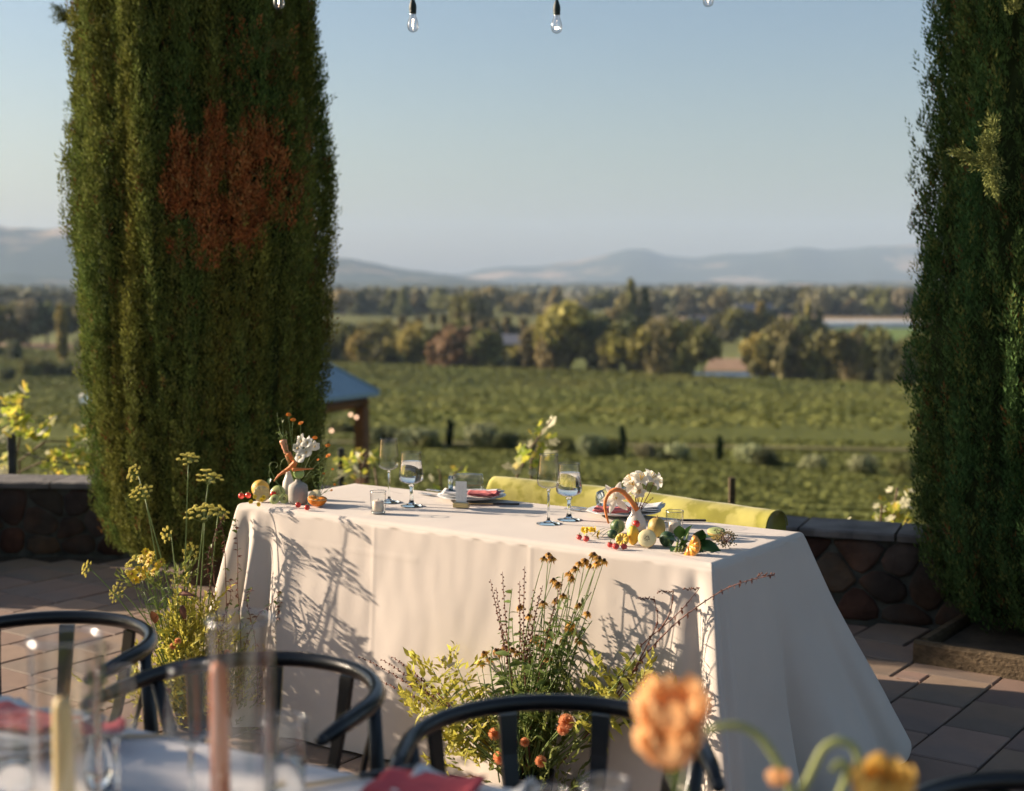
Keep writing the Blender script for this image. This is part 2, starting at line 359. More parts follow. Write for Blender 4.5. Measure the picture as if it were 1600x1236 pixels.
# ================================================================== LAND
def hz(x, y):
    """ground height below the terrace, metres"""
    pts = [(-60, -.35), (8.5, -.35), (11, -.9), (24, -2.9), (42, -4.5), (60, -5.4), (120, -9.6), (205, -14.6), (230, -15.0), (20000, -15.0)]
    z = -15.0
    for (a, b), (c, d) in zip(pts, pts[1:]):
        if y <= c:
            t = (y-a)/(c-a); z = b+(d-b)*max(0, t); break
    if y > 12: z += .25*math.sin(x*.05+1)*min(1, (y-12)/40)*(1 if y < 200 else .4)
    return z
M['grass'] = mat('green_ground', (.085,.105,.022), .9, .3, 1.2, .8, 6, c2=(.12,.11,.035), c2s=.12, spec=.1)
def valley_mat():
    m, nt, b, out = newmat('valley_floor'); N = nt.nodes; L = nt.links
    b.inputs['Roughness'].default_value = .95; b.inputs['Specular IOR Level'].default_value = .05
    tc = N.new('ShaderNodeTexCoord'); sp = N.new('ShaderNodeSeparateXYZ'); L.new(tc.outputs['Object'], sp.inputs[0])
    mp = N.new('ShaderNodeMapping'); mp.inputs['Scale'].default_value = (.0030, .0062, .01); mp.inputs['Rotation'].default_value = (0,0,.35); L.new(tc.outputs['Object'], mp.inputs[0])
    vo = N.new('ShaderNodeTexVoronoi'); vo.distance = 'CHEBYCHEV'; vo.inputs['Scale'].default_value = 1; L.new(mp.outputs[0], vo.inputs['Vector'])
    sc = N.new('ShaderNodeSeparateColor'); L.new(vo.outputs['Color'], sc.inputs[0])
    cr = N.new('ShaderNodeValToRGB'); e = cr.color_ramp; e.interpolation = 'CONSTANT'
    cols = [(0,(.13,.135,.05)), (.25,(.24,.18,.11)), (.45,(.11,.12,.05)), (.62,(.30,.23,.14)), (.8,(.15,.16,.06))]
    e.elements[0].position = 0; e.elements[0].color = (*cols[0][1],1); e.elements[1].position = cols[1][0]; e.elements[1].color = (*cols[1][1],1)
    for p, c in cols[2:]: q = e.elements.new(p); q.color = (*c,1)
    L.new(sc.outputs[0], cr.inputs[0])
    nn = N.new('ShaderNodeTexNoise'); nn.inputs['Scale'].default_value = .05; nn.inputs['Detail'].default_value = 6; L.new(tc.outputs['Object'], nn.inputs['Vector'])
    mr = N.new('ShaderNodeMapRange'); mr.inputs[1].default_value = .3; mr.inputs[2].default_value = .7; mr.inputs[3].default_value = .7; mr.inputs[4].default_value = 1.3; L.new(nn.outputs[0], mr.inputs[0])
    hs = N.new('ShaderNodeHueSaturation'); L.new(cr.outputs[0], hs.inputs['Color']); L.new(mr.outputs[0], hs.inputs['Value'])
    # near slope: olive ground under the vines
    ny = N.new('ShaderNodeMapRange'); ny.inputs[1].default_value = 285; ny.inputs[2].default_value = 300; L.new(sp.outputs[1], ny.inputs[0])
    mx = N.new('ShaderNodeMix'); mx.data_type = 'RGBA'; L.new(ny.outputs[0], mx.inputs[0]); mx.inputs[6].default_value = (.115,.130,.038,1); L.new(hs.outputs[0], mx.inputs[7])
    L.new(mx.outputs[2], b.inputs['Base Color'])
    return m
M['valley'] = valley_mat()
def land():
    ys = [-60, 0, 7, 8.6, 9.2, 10, 11] + list(np.linspace(12.5, 60, 30)) + list(np.linspace(65, 300, 45)) + [340, 400, 500, 700, 1000, 1600, 2500, 4000, 6000, 9000, 14000]
    us = np.linspace(-1, 1, 90)
    Vv = []; F = []
    for y in ys:
        w = 40 + abs(y)*1.0
        for u in us:
            x = w*u; Vv.append((x, y, hz(x, y)))
    n = len(us)
    for j in range(len(ys)-1):
        for i in range(n-1): F.append((j*n+i, j*n+i+1, (j+1)*n+i+1, (j+1)*n+i))
    return npmesh('valley_ground', Vv, F, M['valley'], kind='structure', smooth=True)
land()
def sheet(name, poly, mt, dz=.05, nx=16, ny=4):
    """ground patch following the land; poly = four world xy corners"""
    Vv = []; F = []
    a, b, c, d = [Vector((*p, 0)) for p in poly]
    for j in range(ny+1):
        for i in range(nx+1):
            p = a.lerp(b, i/nx).lerp(d.lerp(c, i/nx), j/ny); Vv.append((p.x, p.y, hz(p.x, p.y)+dz))
    for j in range(ny):
        for i in range(nx): q = j*(nx+1)+i; F.append((q, q+1, q+nx+2, q+nx+1))
    return npmesh(name, Vv, F, mt, kind='structure', smooth=True)
def gxy(px, py, z=-15.0): p = P(px, py, z); return (p.x, p.y)
M['dirt'] = mat('dry_dirt', (.27,.18,.12), .95, .2, .3, spec=.05)
M['dirt2'] = mat('dry_dirt_track', (.14,.13,.06), .95, .3, .5, spec=.05)
M['field_g'] = mat('bright_green_field', (.12,.17,.05), .9, .15, .05, spec=.05)
M['asph'] = mat('asphalt_road', (.06,.06,.07), .9, .1, 1, spec=.1)
sheet('dry_field', [(-190, 238), (-66, 236), (-84, 372), (-270, 380)], M['dirt'])
sheet('valley_road', [(-200, 262), (-72, 262), (-74, 276), (-210, 276)], M['asph'], .09)
sheet('field_track', [(-12, 58.0), (26, 47.5), (26, 48.7), (-12, 59.4)], M['dirt2'], .10, 24, 2)
sheet('green_field', [gxy(1250,537), gxy(1440,541), gxy(1440,514), gxy(1240,514)], M['field_g'], .1)
sheet('dry_field', [gxy(1100,580), gxy(1180,580), gxy(1170,560), gxy(1110,560)], M['dirt'], .06)
sheet('dry_field', [gxy(1392,612), gxy(1450,612), gxy(1445,592), gxy(1400,592)], M['dirt'], .06)

# hills: long ridges with real depth
def hills_mat():
    m, nt, b, out = newmat('dry_wooded_hills'); N = nt.nodes; L = nt.links
    b.inputs['Roughness'].default_value = .95; b.inputs['Specular IOR Level'].default_value = 0
    tc = N.new('ShaderNodeTexCoord')
    n = N.new('ShaderNodeTexNoise'); n.inputs['Scale'].default_value = .0022; n.inputs['Detail'].default_value = 7; n.inputs['Roughness'].default_value = .55; L.new(tc.outputs['Object'], n.inputs['Vector'])
    r = N.new('ShaderNodeMapRange'); r.inputs[1].default_value = .54; r.inputs[2].default_value = .64; L.new(n.outputs[0], r.inputs[0])
    mx = N.new('ShaderNodeMix'); mx.data_type = 'RGBA'; L.new(r.outputs[0], mx.inputs[0]); mx.inputs[6].default_value = (.045,.055,.03,1); mx.inputs[7].default_value = (.36,.26,.17,1)
    L.new(mx.outputs[2], b.inputs['Base Color']); return m
M['hills'] = hills_mat()
def ridge(prof, dist, depth, seed, name='hills'):
    """prof: (pixel x, pixel y) of the skyline seen at that distance"""
    xs = [p[0] for p in prof]; hs = [p[1] for p in prof]
    n = 240; m = 26; Vv = []; F = []
    for j in range(m+1):
        t = j/m; prof_t = math.sin(math.pi*min(1, t*1.0))**1.15 if t <= .5 else math.cos(math.pi*(t-.5))**.8
        for i in range(n+1):
            px = xs[0]+(xs[-1]-xs[0])*i/n
            top = W(px, np.interp(px, xs, hs)+4.5*nz((px*.012, seed, 0))+2.2*nz((px*.035, seed, 5)), dist)
            h = top.z+15
            x = top.x*(1+(t-.5)*depth/dist*.9); y = dist+(t-.5)*depth
            q = 1 + (.30*nz((x*.0011+seed, y*.0011, 0)) + .16*nz((x*.004, y*.004, seed)))*(abs(t-.5)*2)**.6 + .03*nz((x*.006, seed, 0))
            Vv.append((x, y, -16 + h*prof_t*q))
    for j in range(m):
        for i in range(n): q = j*(n+1)+i; F.append((q, q+1, q+n+2, q+n+1))
    return npmesh(name, Vv, F, M['hills'], kind='structure', smooth=True)
ridge([(-900,400),(-500,372),(-200,352),(0,354),(60,356),(120,358),(250,368),(380,384),(530,402),(590,413),(640,421),(700,429),(780,440),(900,452)], 5600, 2600, 3.1)
ridge([(300,452),(600,441),(740,423),(800,415),(850,413),(905,409),(940,399),(985,391),(1010,391),(1050,399),(1100,401),(1170,396),(1240,390),(1290,395),(1340,388),(1400,384),(1480,380),(1700,390),(2100,400),(2600,420)], 8200, 3200, 8.4)
ridge([(-600,452),(-200,440),(20,425),(100,432),(200,440),(560,438),(640,436),(760,441),(820,444),(1000,441),(1150,443),(1300,440),(1500,436),(1900,434),(2400,448)], 4300, 1300, 5.7)

# ================================================================== HAZE
hb = Geo(); hb.box(-9500, 9500, -300, 10400, -20, 430)
hm = bpy.data.materials.new('pale_haze'); hm.use_nodes = True; hn = hm.node_tree
hn.nodes.remove(hn.nodes['Principled BSDF'])
pv = hn.nodes.new('ShaderNodeVolumePrincipled'); pv.inputs['Color'].default_value = (.44,.58,.80,1); pv.inputs['Density'].default_value = .00012; pv.inputs['Anisotropy'].default_value = .0
hn.links.new(pv.outputs[0], hn.nodes['Material Output'].inputs['Volume'])
hb.build('haze', hm, kind='stuff')

# ================================================================== VINEYARD FIELD (far slope)
def leafquads(pos, size, tint, name, mt, kind='stuff', up=.6, parent=None, asp=1.0):
    n = len(pos)
    nrm = rng.normal(size=(n, 3)); nrm[:, 2] = np.abs(nrm[:, 2])+up
    fr = frames(nrm)
    tv = np.array([(-.5,-.5*asp,0), (.5,-.5*asp,.08), (.5,.5*asp,-.04), (-.5,.5*asp,.1)])
    Vv, F = scatter(tv, np.array([(0,1,2,3)]), pos, fr, size)
    return npmesh(name, Vv, F, mt, parent=parent, kind=kind, tint=np.repeat(tint, 4, axis=0))
def hzv(x, y): return np.array([hz(a, b) for a, b in zip(x, y)])
def vine_field():
    # far edge runs from (-33,282) to (62,221); rows parallel to it
    e = np.array([95., -61.]); e /= np.linalg.norm(e); nrm = np.array([e[1], -e[0]]); nrm *= -1 if nrm[1] > 0 else 1  # towards camera
    o = np.array([-33., 281.]); pos = []
    n = 330000
    off = rng.uniform(0, 1, n)**1.1*205; row = np.round(off/1.8)*1.8
    s = rng.uniform(-150, 200, n)
    xy = o + s[:, None]*e + (row+rng.normal(0, .40, n))[:, None]*nrm
    ok = (xy[:, 1] > 62-.276*xy[:,0]) & (np.abs(xy[:, 0]) < .44*xy[:, 1]+6)
    xy = xy[ok]
    z = hzv(xy[:, 0], xy[:, 1]); hgt = rng.uniform(.40, .66, len(xy))
    g = np.array([noise.noise(Vector((a*.06, b*.06, 0))) for a, b in xy])
    g2 = np.array([noise.noise(Vector((a*.35, b*.35, 4))) for a, b in xy])
    P3 = np.stack([xy[:, 0], xy[:, 1], z+hgt*(1+.15*g2)], 1)
    base = np.array([.155, .166, .042]); c = base[None]*(1+.14*rng.normal(0, .5, (len(xy), 1)))*(1+.07*g[:, None]) ; c[:, 0] *= 1+.12*g
    sz = (.17+.0015*xy[:, 1])*rng.uniform(.6, 1.2, len(xy))
    leafquads(P3, sz, np.clip(c, .01, .4), 'vineyard_rows', M['vrow'], up=3.0)
vine_field()
def near_field():
    n = 185000
    y = 11.5 + rng.uniform(0, 1, n)**1.5*52; x = rng.uniform(-1, 1, n)*(.44*y+5)
    ok = y < 61-.27*x; x, y = x[ok], y[ok]
    row = np.round((y+.45*x)/1.9)*1.9 - (y+.45*x)
    y = y + row*.65
    tr = np.abs(y-(58.6-.276*(x+12)+0.2)) > 1.3
    x, y = x[tr], y[tr]
    z = hzv(x, y); g = np.array([noise.noise(Vector((a*.16, b*.16, 2))) for a, b in zip(x, y)]); g2 = np.array([noise.noise(Vector((a*.9, b*.9, 2))) for a, b in zip(x, y)])
    P3 = np.stack([x, y, z+rng.uniform(.0, .07, len(x))*(1+.6*g2)], 1)
    c = np.array([.178, .192, .052])[None]*(1+.08*rng.normal(0, 1, (len(x), 1)))*(1+.08*g[:, None])
    leafquads(P3, .05+.0017*y, np.clip(c, .01, .4), 'slope_groundcover', M['vrow'], up=3.0)
near_field()

# ================================================================== TREES
def crown_pts(kind, n):
    """points on a lumpy crown of unit height 1 (z 0.1..1) and width about .8"""
    if kind == 'round': lobes = [(0,0,.62,.33,.34)]+[(.27*math.cos(a), .27*math.sin(a), U(.42,.72), U(.16,.24), U(.16,.24)) for a in [U(0,6.3) for _ in range(8)]]
    elif kind == 'tall': lobes = [(0,0,.5,.20,.42)]+[(.10*math.cos(a), .10*math.sin(a), U(.25,.85), U(.10,.15), U(.12,.18)) for a in [U(0,6.3) for _ in range(9)]]
    elif kind == 'bushy': lobes = [(0,0,.42,.40,.40)]+[(.33*math.cos(a), .33*math.sin(a), U(.22,.55), U(.18,.28), U(.2,.28)) for a in [U(0,6.3) for _ in range(8)]]
    elif kind == 'conifer': lobes = [(0,0,.15+.085*i,.30*(1-i/11)+.03,.09) for i in range(10)]
    else: lobes = [(0,0,.6,.3,.3)]
    lobes = np.array(lobes); w = lobes[:, 3]*lobes[:, 4]; idx = rng.choice(len(lobes), n, p=w/w.sum())
    d = rng.normal(size=(n, 3)); d /= np.linalg.norm(d, axis=1, keepdims=True)
    rr = rng.uniform(.45, 1, n)**.4
    l = lobes[idx]
    p = np.stack([l[:, 0]+d[:, 0]*l[:, 3]*rr, l[:, 1]+d[:, 1]*l[:, 3]*rr, l[:, 2]+d[:, 2]*l[:, 4]*rr], 1)
    return p, d
TREEV = {}
def tree_mesh(kind, i, col):
    key = (kind, i, col)
    if key in TREEV: return TREEV[key]
    n = 900 if kind != 'palm' else 0
    p, d = crown_pts(kind, n); p[:, 2] = np.maximum(p[:, 2], .03)
    fr = frames(d + .8*rng.normal(size=d.shape))
    tv = np.array([(-.5,-.5,0), (.5,-.35,.1), (.4,.5,-.05), (-.4,.45,.1)])
    Vv, F = scatter(tv, np.array([(0,1,2,3)]), p, fr, rng.uniform(.055, .12, n))
    c = np.array(col)[None]*(1+.28*rng.normal(size=(n, 1)))
    me_o = npmesh('crown', Vv, F, M['treeleaf'], tint=np.repeat(np.clip(c, .006, .5), 4, axis=0))
    g = Geo(); g.tube([(0,0,-.03),(.01,0,.25),(0,.01,.5)], [.03,.022,.012], 6)
    for k in range(4):
        a = U(0, 6.3); g.tube([(0,0,U(.15,.35)), (.12*math.cos(a), .12*math.sin(a), .5), (.2*math.cos(a), .2*math.sin(a), .65)], [.012,.009,.004], 5)
    t_o = g.build('trunk', M['trunk'])
    me = (me_o.data, t_o.data); bpy.data.objects.remove(me_o); bpy.data.objects.remove(t_o)
    TREEV[key] = me; return me
def palm_mesh(i, col):
    key = ('palm', i, col)
    if key in TREEV: return TREEV[key]
    g = Geo(); random.seed(90+i)
    for k in range(44):
        a = U(0, 6.3); e = U(-.9, 1.2); L = U(.16, .21)
        pts = []
        for t in (0, .35, .7, 1): pts.append(Vector((math.cos(a)*L*t*math.cos(e*.7), math.sin(a)*L*t*math.cos(e*.7), .86+L*(math.sin(e)*t-.55*t*t))))
        side = Vector((-math.sin(a), math.cos(a), 0))
        vs = []; 
        for t, p in zip((.4, 1, .8, .1), pts): vs += [p-side*.045*t, p+V(0,0,.012*t), p+side*.045*t]
        fs = []
        for q in range(3): fs += [(q*3,q*3+1,q*3+4,q*3+3), (q*3+1,q*3+2,q*3+5,q*3+4)]
        g.add(vs, fs, 0)
    co = g.build('crown', M['treeleaf']); me = co.data
    a = me.color_attributes.new('tint', 'FLOAT_COLOR', 'POINT'); a.data.foreach_set('color', np.tile(np.array([*col, 1], dtype=np.float32), len(me.vertices)))
    t = Geo(); t.tube([(0,0,-.03),(.006,0,.4),(0,0,.86)], [.032,.022,.024], 7); to = t.build('trunk', M['trunk'])
    TREEV[key] = (me, to.data); bpy.data.objects.remove(co); bpy.data.objects.remove(to)
    return TREEV[key]
def put_tree(x, y, z, h, w, kind, i, col, name, label, group, cat='tree'):
    cm, tm = palm_mesh(i, col) if kind == 'palm' else tree_mesh(kind, i, col)
    r = thing(name, (x, y, z), label, cat, group, rz=U(0, 6.28))
    r.scale = (w, w, h)
    c = bpy.data.objects.new('crown', cm); COL.objects.link(c); c.parent = r
    t = bpy.data.objects.new('trunk', tm); COL.objects.link(t); t.parent = r
    return r
GR=(.145,.15,.055); YG=(.25,.22,.07); DK=(.10,.115,.06); RD=(.17,.11,.065); GY=(.20,.19,.12); PL=(.22,.19,.095)
WDT = {'round': .82, 'tall': .52, 'bushy': 1.05, 'conifer': .6, 'palm': .42}
ADJ = {GR:'green', YG:'golden green', DK:'dark green', RD:'rust brown', GY:'grey green', PL:'pale olive'}
def tree_px(px, base, top, wpx, kind, col, name, label, group, i=0):
    p = P(px, base, -15.0) ; Y = p.y; k = Y/FPX
    h = (base-top)*k*{'bushy':1.34,'round':1.1,'tall':1.1,'conifer':1.04,'palm':1.06}[kind]; w = wpx*k/WDT[kind]
    return put_tree(p.x, p.y, hz(p.x, p.y)-.1, h, w, kind, i, col, name, label, group)
NTH = ['first','second','third','fourth','fifth','sixth','seventh','eighth','ninth','tenth','eleventh','twelfth','13th','14th','15th','16th','17th','18th','19th','20th','21st','22nd','23rd','24th','25th','26th','27th','28th','29th','30th','31st','32nd','33rd','34th','35th','36th','37th','38th','39th','40th']
def nth(k): return NTH[k] if k < 40 else f'{k+1}{dict([(1,"st"),(2,"nd"),(3,"rd")]).get((k+1)%10,"th")}'
def edge_y(px): return 568 + (px-540)*(603-568)/880
# hedgerow along the vineyard's far edge
HR = [(528,516,50,'bushy',DK),(556,520,52,'bushy',YG),(590,514,60,'bushy',GR),(612,526,44,'bushy',YG),(636,518,56,'bushy',GR),(668,522,52,'bushy',GR),(706,512,74,'bushy',RD),(742,524,40,'bushy',PL),(766,545,44,'bushy',DK),
      (800,546,40,'bushy',DK),(826,520,30,'tall',PL),(852,505,54,'round',GR),(888,476,86,'round',YG),(874,530,44,'bushy',YG),(918,510,60,'round',GR),(944,526,44,'bushy',PL),(968,505,52,'round',YG),(1000,520,46,'bushy',PL),(1024,508,36,'tall',YG),(1048,512,46,'round',YG),(1074,512,40,'bushy',YG),
      (1098,512,46,'round',GR),(1188,522,50,'round',YG),(1212,512,54,'round',GR),(1244,522,52,'bushy',PL),(1276,518,54,'round',GR),(1302,530,44,'bushy',YG),(1334,522,46,'bushy',PL),(1362,528,50,'round',YG),(1388,540,40,'bushy',DK),(1412,532,40,'bushy',GR),(1445,520,60,'round',GR),(1490,524,60,'round',DK),(500,522,50,'bushy',GR),(470,520,60,'round',GR)]
HR += [(x+13, t+U(-14,-2), U(44,58), random.choice(['round','bushy']), random.choice([GR, GR, PL, DK, YG])) for (x, t, w, kd, c_) in HR if x not in (1074,1098,888,1445,1490)]
HR.sort()
for k, (px, top, w, kd, c) in enumerate(HR):
    extra = {888:'tallest golden tree of the hedgerow beyond the vineyard', 706:'wide rust brown bushy tree in the hedgerow beyond the vineyard'}.get(px)
    tree_px(px, edge_y(px)+U(-1, 1), top, w*1.12, kd, c, 'hedgerow_tree', extra or f'{ADJ[c]} {"slender" if kd=="tall" else "rounded" if kd=="round" else "low bushy"} tree, {nth(k)} from left along vineyard far edge', 'hedgerow trees along the far edge of the vineyard', i=k % 3)
# palms behind the hedgerow
for k, (px, top) in enumerate([(602,496),(628,492),(640,500),(655,494),(676,488),(694,490),(716,486),(738,492),(756,498),(774,496),(792,492),(818,496),(1018,500)]):
    tree_px(px, 553+U(-3, 3), top, 24, 'palm', (.13,.12,.055), 'palm_tree', f'fan palm with pale trunk, {NTH[k]} palm from left behind the hedgerow' if px < 1000 else 'lone fan palm behind golden trees right of the hedgerow middle', 'palms behind the hedgerow', i=k % 2)
# second line
R2 = [(520,500,46,'round',GR),(548,506,50,'round',DK),(578,502,50,'round',GR),(612,506,40,'bushy',YG),(640,512,60,'bushy',DK),(690,515,60,'bushy',GR),(735,457,48,'round',GR),(748,476,26,'conifer',DK),(716,470,26,'round',GR),(790,506,50,'bushy',DK),(820,508,40,'bushy',GR),(985,440,34,'conifer',GR),(1008,452,32,'conifer',DK),(972,462,30,'round',PL),(940,490,50,'round',GR),(960,486,44,'bushy',PL),(1050,496,44,'bushy',GR),(1078,498,40,'bushy',YG),(1146,480,54,'round',GR),(1122,490,44,'bushy',PL),(1170,492,50,'round',GR),(1186,470,20,'tall',YG),(1210,496,50,'bushy',YG),(1250,492,60,'bushy',GR),(1262,470,14,'tall',YG),(1280,505,40,'bushy',GR)]
R2 += [(x+17, t+U(4,16), w*U(.8,1.1), random.choice(['round','bushy','bushy']), random.choice([GR, PL, DK, GY])) for (x, t, w, kd, c_) in R2 if kd != 'conifer']
R2.sort()
for k, (px, top, w, kd, c) in enumerate(R2):
    tree_px(px, 532+(px-900)*.012, top, w, kd, c, 'valley_tree', f'{ADJ[c]} {dict(round="round",bushy="bushy",tall="slender",conifer="pointed")[kd]} tree, {nth(k)} from left in the line behind the hedgerow', 'trees in the second line beyond the vineyard', i=k % 3)
# third line, by the foot of the hills
R3 = []
for px in range(505, 1440, 17):
    R3.append((px+U(-9, 9), U(449, 470), U(26, 50), random.choice(['round','round','bushy','conifer']), random.choice([GR, GR, DK, GY, PL])))
for k, (px, top, w, kd, c) in enumerate(R3):
    tree_px(px, 490+U(-5, 5), top, w, kd, c, 'distant_tree', f'hazy {ADJ[c]} tree, {nth(k)} from left in the line before the hills', 'hazy trees in the valley before the hills', i=k % 3)
# the left opening beside the cypress
L1 = [(18,478,60,'bushy',GR,541),(46,470,54,'round',GY,541),(74,476,60,'round',DK,541),(104,478,44,'round',DK,541),(134,474,44,'round',GR,541),(-20,476,60,'round',GR,541),(98,478,22,'tall',YG,572),(22,532,26,'bushy',DK,566),(-4,540,24,'bushy',DK,560),(124,526,30,'bushy',DK,556),(48,558,34,'bushy',GR,592),(72,560,34,'bushy',GR,590),(104,566,40,'bushy',GR,590),(12,574,24,'bushy',DK,600),(130,568,30,'bushy',GR,592)]
L1.sort()
for k, (px, top, w, kd, c, base) in enumerate(L1):
    tree_px(px, base, top, w, kd, c, 'orchard_tree' if base > 545 else 'valley_tree', f'{ADJ[c]} {dict(round="round",bushy="low bushy",tall="slender pale",conifer="pointed")[kd]} tree left of the big cypress, {NTH[k]} from frame edge', 'trees seen left of the cypress', i=k % 3)
# far-off wood that reads as one mass
def far_wood():
    n = 16000
    y = 700 + rng.uniform(0, 1, n)**1.6*2600; x = rng.uniform(-1, 1, n)*.46*y
    cl = np.array([noise.noise(Vector((a*.006, b*.0035, 7))) for a, b in zip(x, y)])
    ok = cl > .2; x, y, cl = x[ok], y[ok], cl[ok]; n = len(x)
    k = 7
    X = np.repeat(x, k)+rng.normal(0, 4.5, n*k); Y = np.repeat(y, k)+rng.normal(0, 4.5, n*k); H = np.repeat(rng.uniform(5, 13, n), k)*rng.uniform(.2, 1, n*k)
    c = np.array([.11,.11,.06])[None]*(1+.3*rng.normal(size=(n*k, 1)))
    leafquads(np.stack([X, Y, -15+H], 1), rng.uniform(2, 4.4, n*k), np.clip(c, .01, .3), 'distant_woodland', M['vrow'], up=.1)
far_wood()

# valley buildings
def house(px, base, w, d, h, rh, label, wall='concrete', roofm='slate', rz=.2, name='farmhouse', wins=3):
    p = P(px, base, -15); r = thing(name, (p.x, p.y, -15), label, 'building', None, rz)
    g = Geo(); g.box(-w/2, w/2, -d/2, d/2, -.3, h); g.build('wall', M[wall], r, world=False)
    g = Geo(); o = .5
    v = [(-w/2-o,-d/2-o,h+.01),(w/2+o,-d/2-o,h+.01),(w/2+o,d/2+o,h+.01),(-w/2-o,d/2+o,h+.01),(-w/2-o,0,h+rh),(w/2+o,0,h+rh)]
    g.add(v, [(0,1,5,4),(2,3,4,5),(0,4,3),(1,2,5),(3,2,1,0)], 0, False); g.build('roof', M[roofm], r, world=False)
    for k in range(wins):
        x = -w/2+w*(k+.5)/wins; q = Geo(); q.box(x-.7, x+.7, -d/2-.05, -d/2+.05, h*.35, h*.75); q.build('window', M['dark'], r, world=False)
    return r
house(784, 560, 9, 6, 3.2, 2, 'dark grey farmhouse between the palms behind the hedgerow', wall='slate', rz=-.2)
house(1112, 524, 14, 9, 3.6, 2.4, 'pale farm building among trees right of the tall conifers', rz=.3)
house(936, 530, 12, 8, 3.5, 2, 'small pale shed behind the golden hedgerow trees')
house(1176, 500, 16, 9, 4, 3, 'pinkish farmhouse left of the green field', wall='concrete', rz=.2)
for k, px in enumerate((1272, 1306, 1342, 1380, 1416)):
    p = P(px, 513, -15); r = thing('greenhouse', (p.x, p.y, -15), f'long white greenhouse, {NTH[k]} from left in the row behind green field', 'greenhouse', 'white greenhouses behind the green field')
    g = Geo(); 
    vs = []; n = 8
    for x in (-4.2, 4.2):
        for i in range(n+1): a = math.pi*i/n; vs.append((x, -4*math.cos(a), 1.0+1.9*math.sin(a)))
    g.add(vs, [(i, i+1, n+2+i, n+1+i) for i in range(n)], 0)
    g.add([(x, y, z) for x in (-4.2, 4.2) for (y, z) in ((-4, 0), (4, 0), (4, 1), (-4, 1))], [(0,1,2,3),(7,6,5,4),(0,3,7,4),(1,5,6,2)], 0, False)
    for x in (-4.2, 4.2):
        b0 = len(g.v); g.v += [(x, -4*math.cos(math.pi*i/n), 1.0+1.9*math.sin(math.pi*i/n)) for i in range(n+1)]; g.f.append(tuple(range(b0, b0+n+1))); g.m.append(0); g.sm.append(False)
    M.setdefault('plastic', mat('white_poly_film', (.62,.62,.60), .5, .05, 1)); g.build('cover', M['plastic'], r, world=False)
    q = Geo(); q.box(-4.26, -4.22, -.9, .9, 0, 2.1); q.build('door', M['slate'], r, world=False)
p = P(1140, 588, -15)
g = Geo(); n = 20
M['tarp'] = mat('blue_pond_water', (.10,.14,.28), .3, .1, .3)
g.add([(math.cos(2*math.pi*i/n)*8.5+p.x, math.sin(2*math.pi*i/n)*6+p.y+3, -14.85) for i in range(n)], [tuple(range(n))], 0, False)
g.build('pond_water', M['tarp'], kind='structure', origin=(p.x, p.y, -14.85))

# shrubs and young cypresses along the field track
def shrub(px, base, w, h, col, k, lab):
    Y = 60.0
    for it in range(30):
        q = W(px, base, Y); g_ = hz(q.x, q.y); Y += (q.z-g_)*8
        if Y < 12: Y = 12
    q = W(px, base, Y); kk = Y/FPX
    return put_tree(q.x, q.y, hz(q.x, q.y)-.05, h*kk*1.5, w*kk/.80, 'bushy', k % 3, col, 'shrub', lab, 'shrubs along the field track', 'shrub')
SG=(.27,.30,.17); ADJ[SG]='silver green'
SB = [(540,676,40,22,DK),(600,694,44,26,DK),(650,700,50,30,SG),(672,702,30,20,GR),(748,700,46,34,SG),(790,702,36,26,DK),(925,712,36,30,SG),(880,708,34,24,GR),(955,712,30,24,GR),(1010,716,30,22,GY),(1060,720,34,26,SG),(1040,720,24,16,DK),(1172,726,40,30,SG),(1196,728,34,26,DK),(1270,734,36,22,SG),(1352,742,42,30,SG),(1410,746,40,26,GR)]
SB.sort()
for k, (px, b, w, h, c) in enumerate(SB): shrub(px, b, w, h, c, k, f'{ADJ[c]} low shrub, {NTH[k]} from left along the track below the terrace')
for k, (px, b, t) in enumerate([(703,700,656),(973,712,668),(1124,722,680)]):
    Y = 60.0
    for it in range(30):
        q = W(px, b, Y); Y += (q.z-hz(q.x, q.y))*8
    q = W(px, b, Y)
    put_tree(q.x, q.y, hz(q.x, q.y)-.05, (b-t)*Y/FPX*1.15, 15*Y/FPX/.52, 'tall', k, (.018,.035,.014), 'young_cypress', f'small dark pencil cypress, {NTH[k]} from left along the field track', 'young cypresses along the field track')

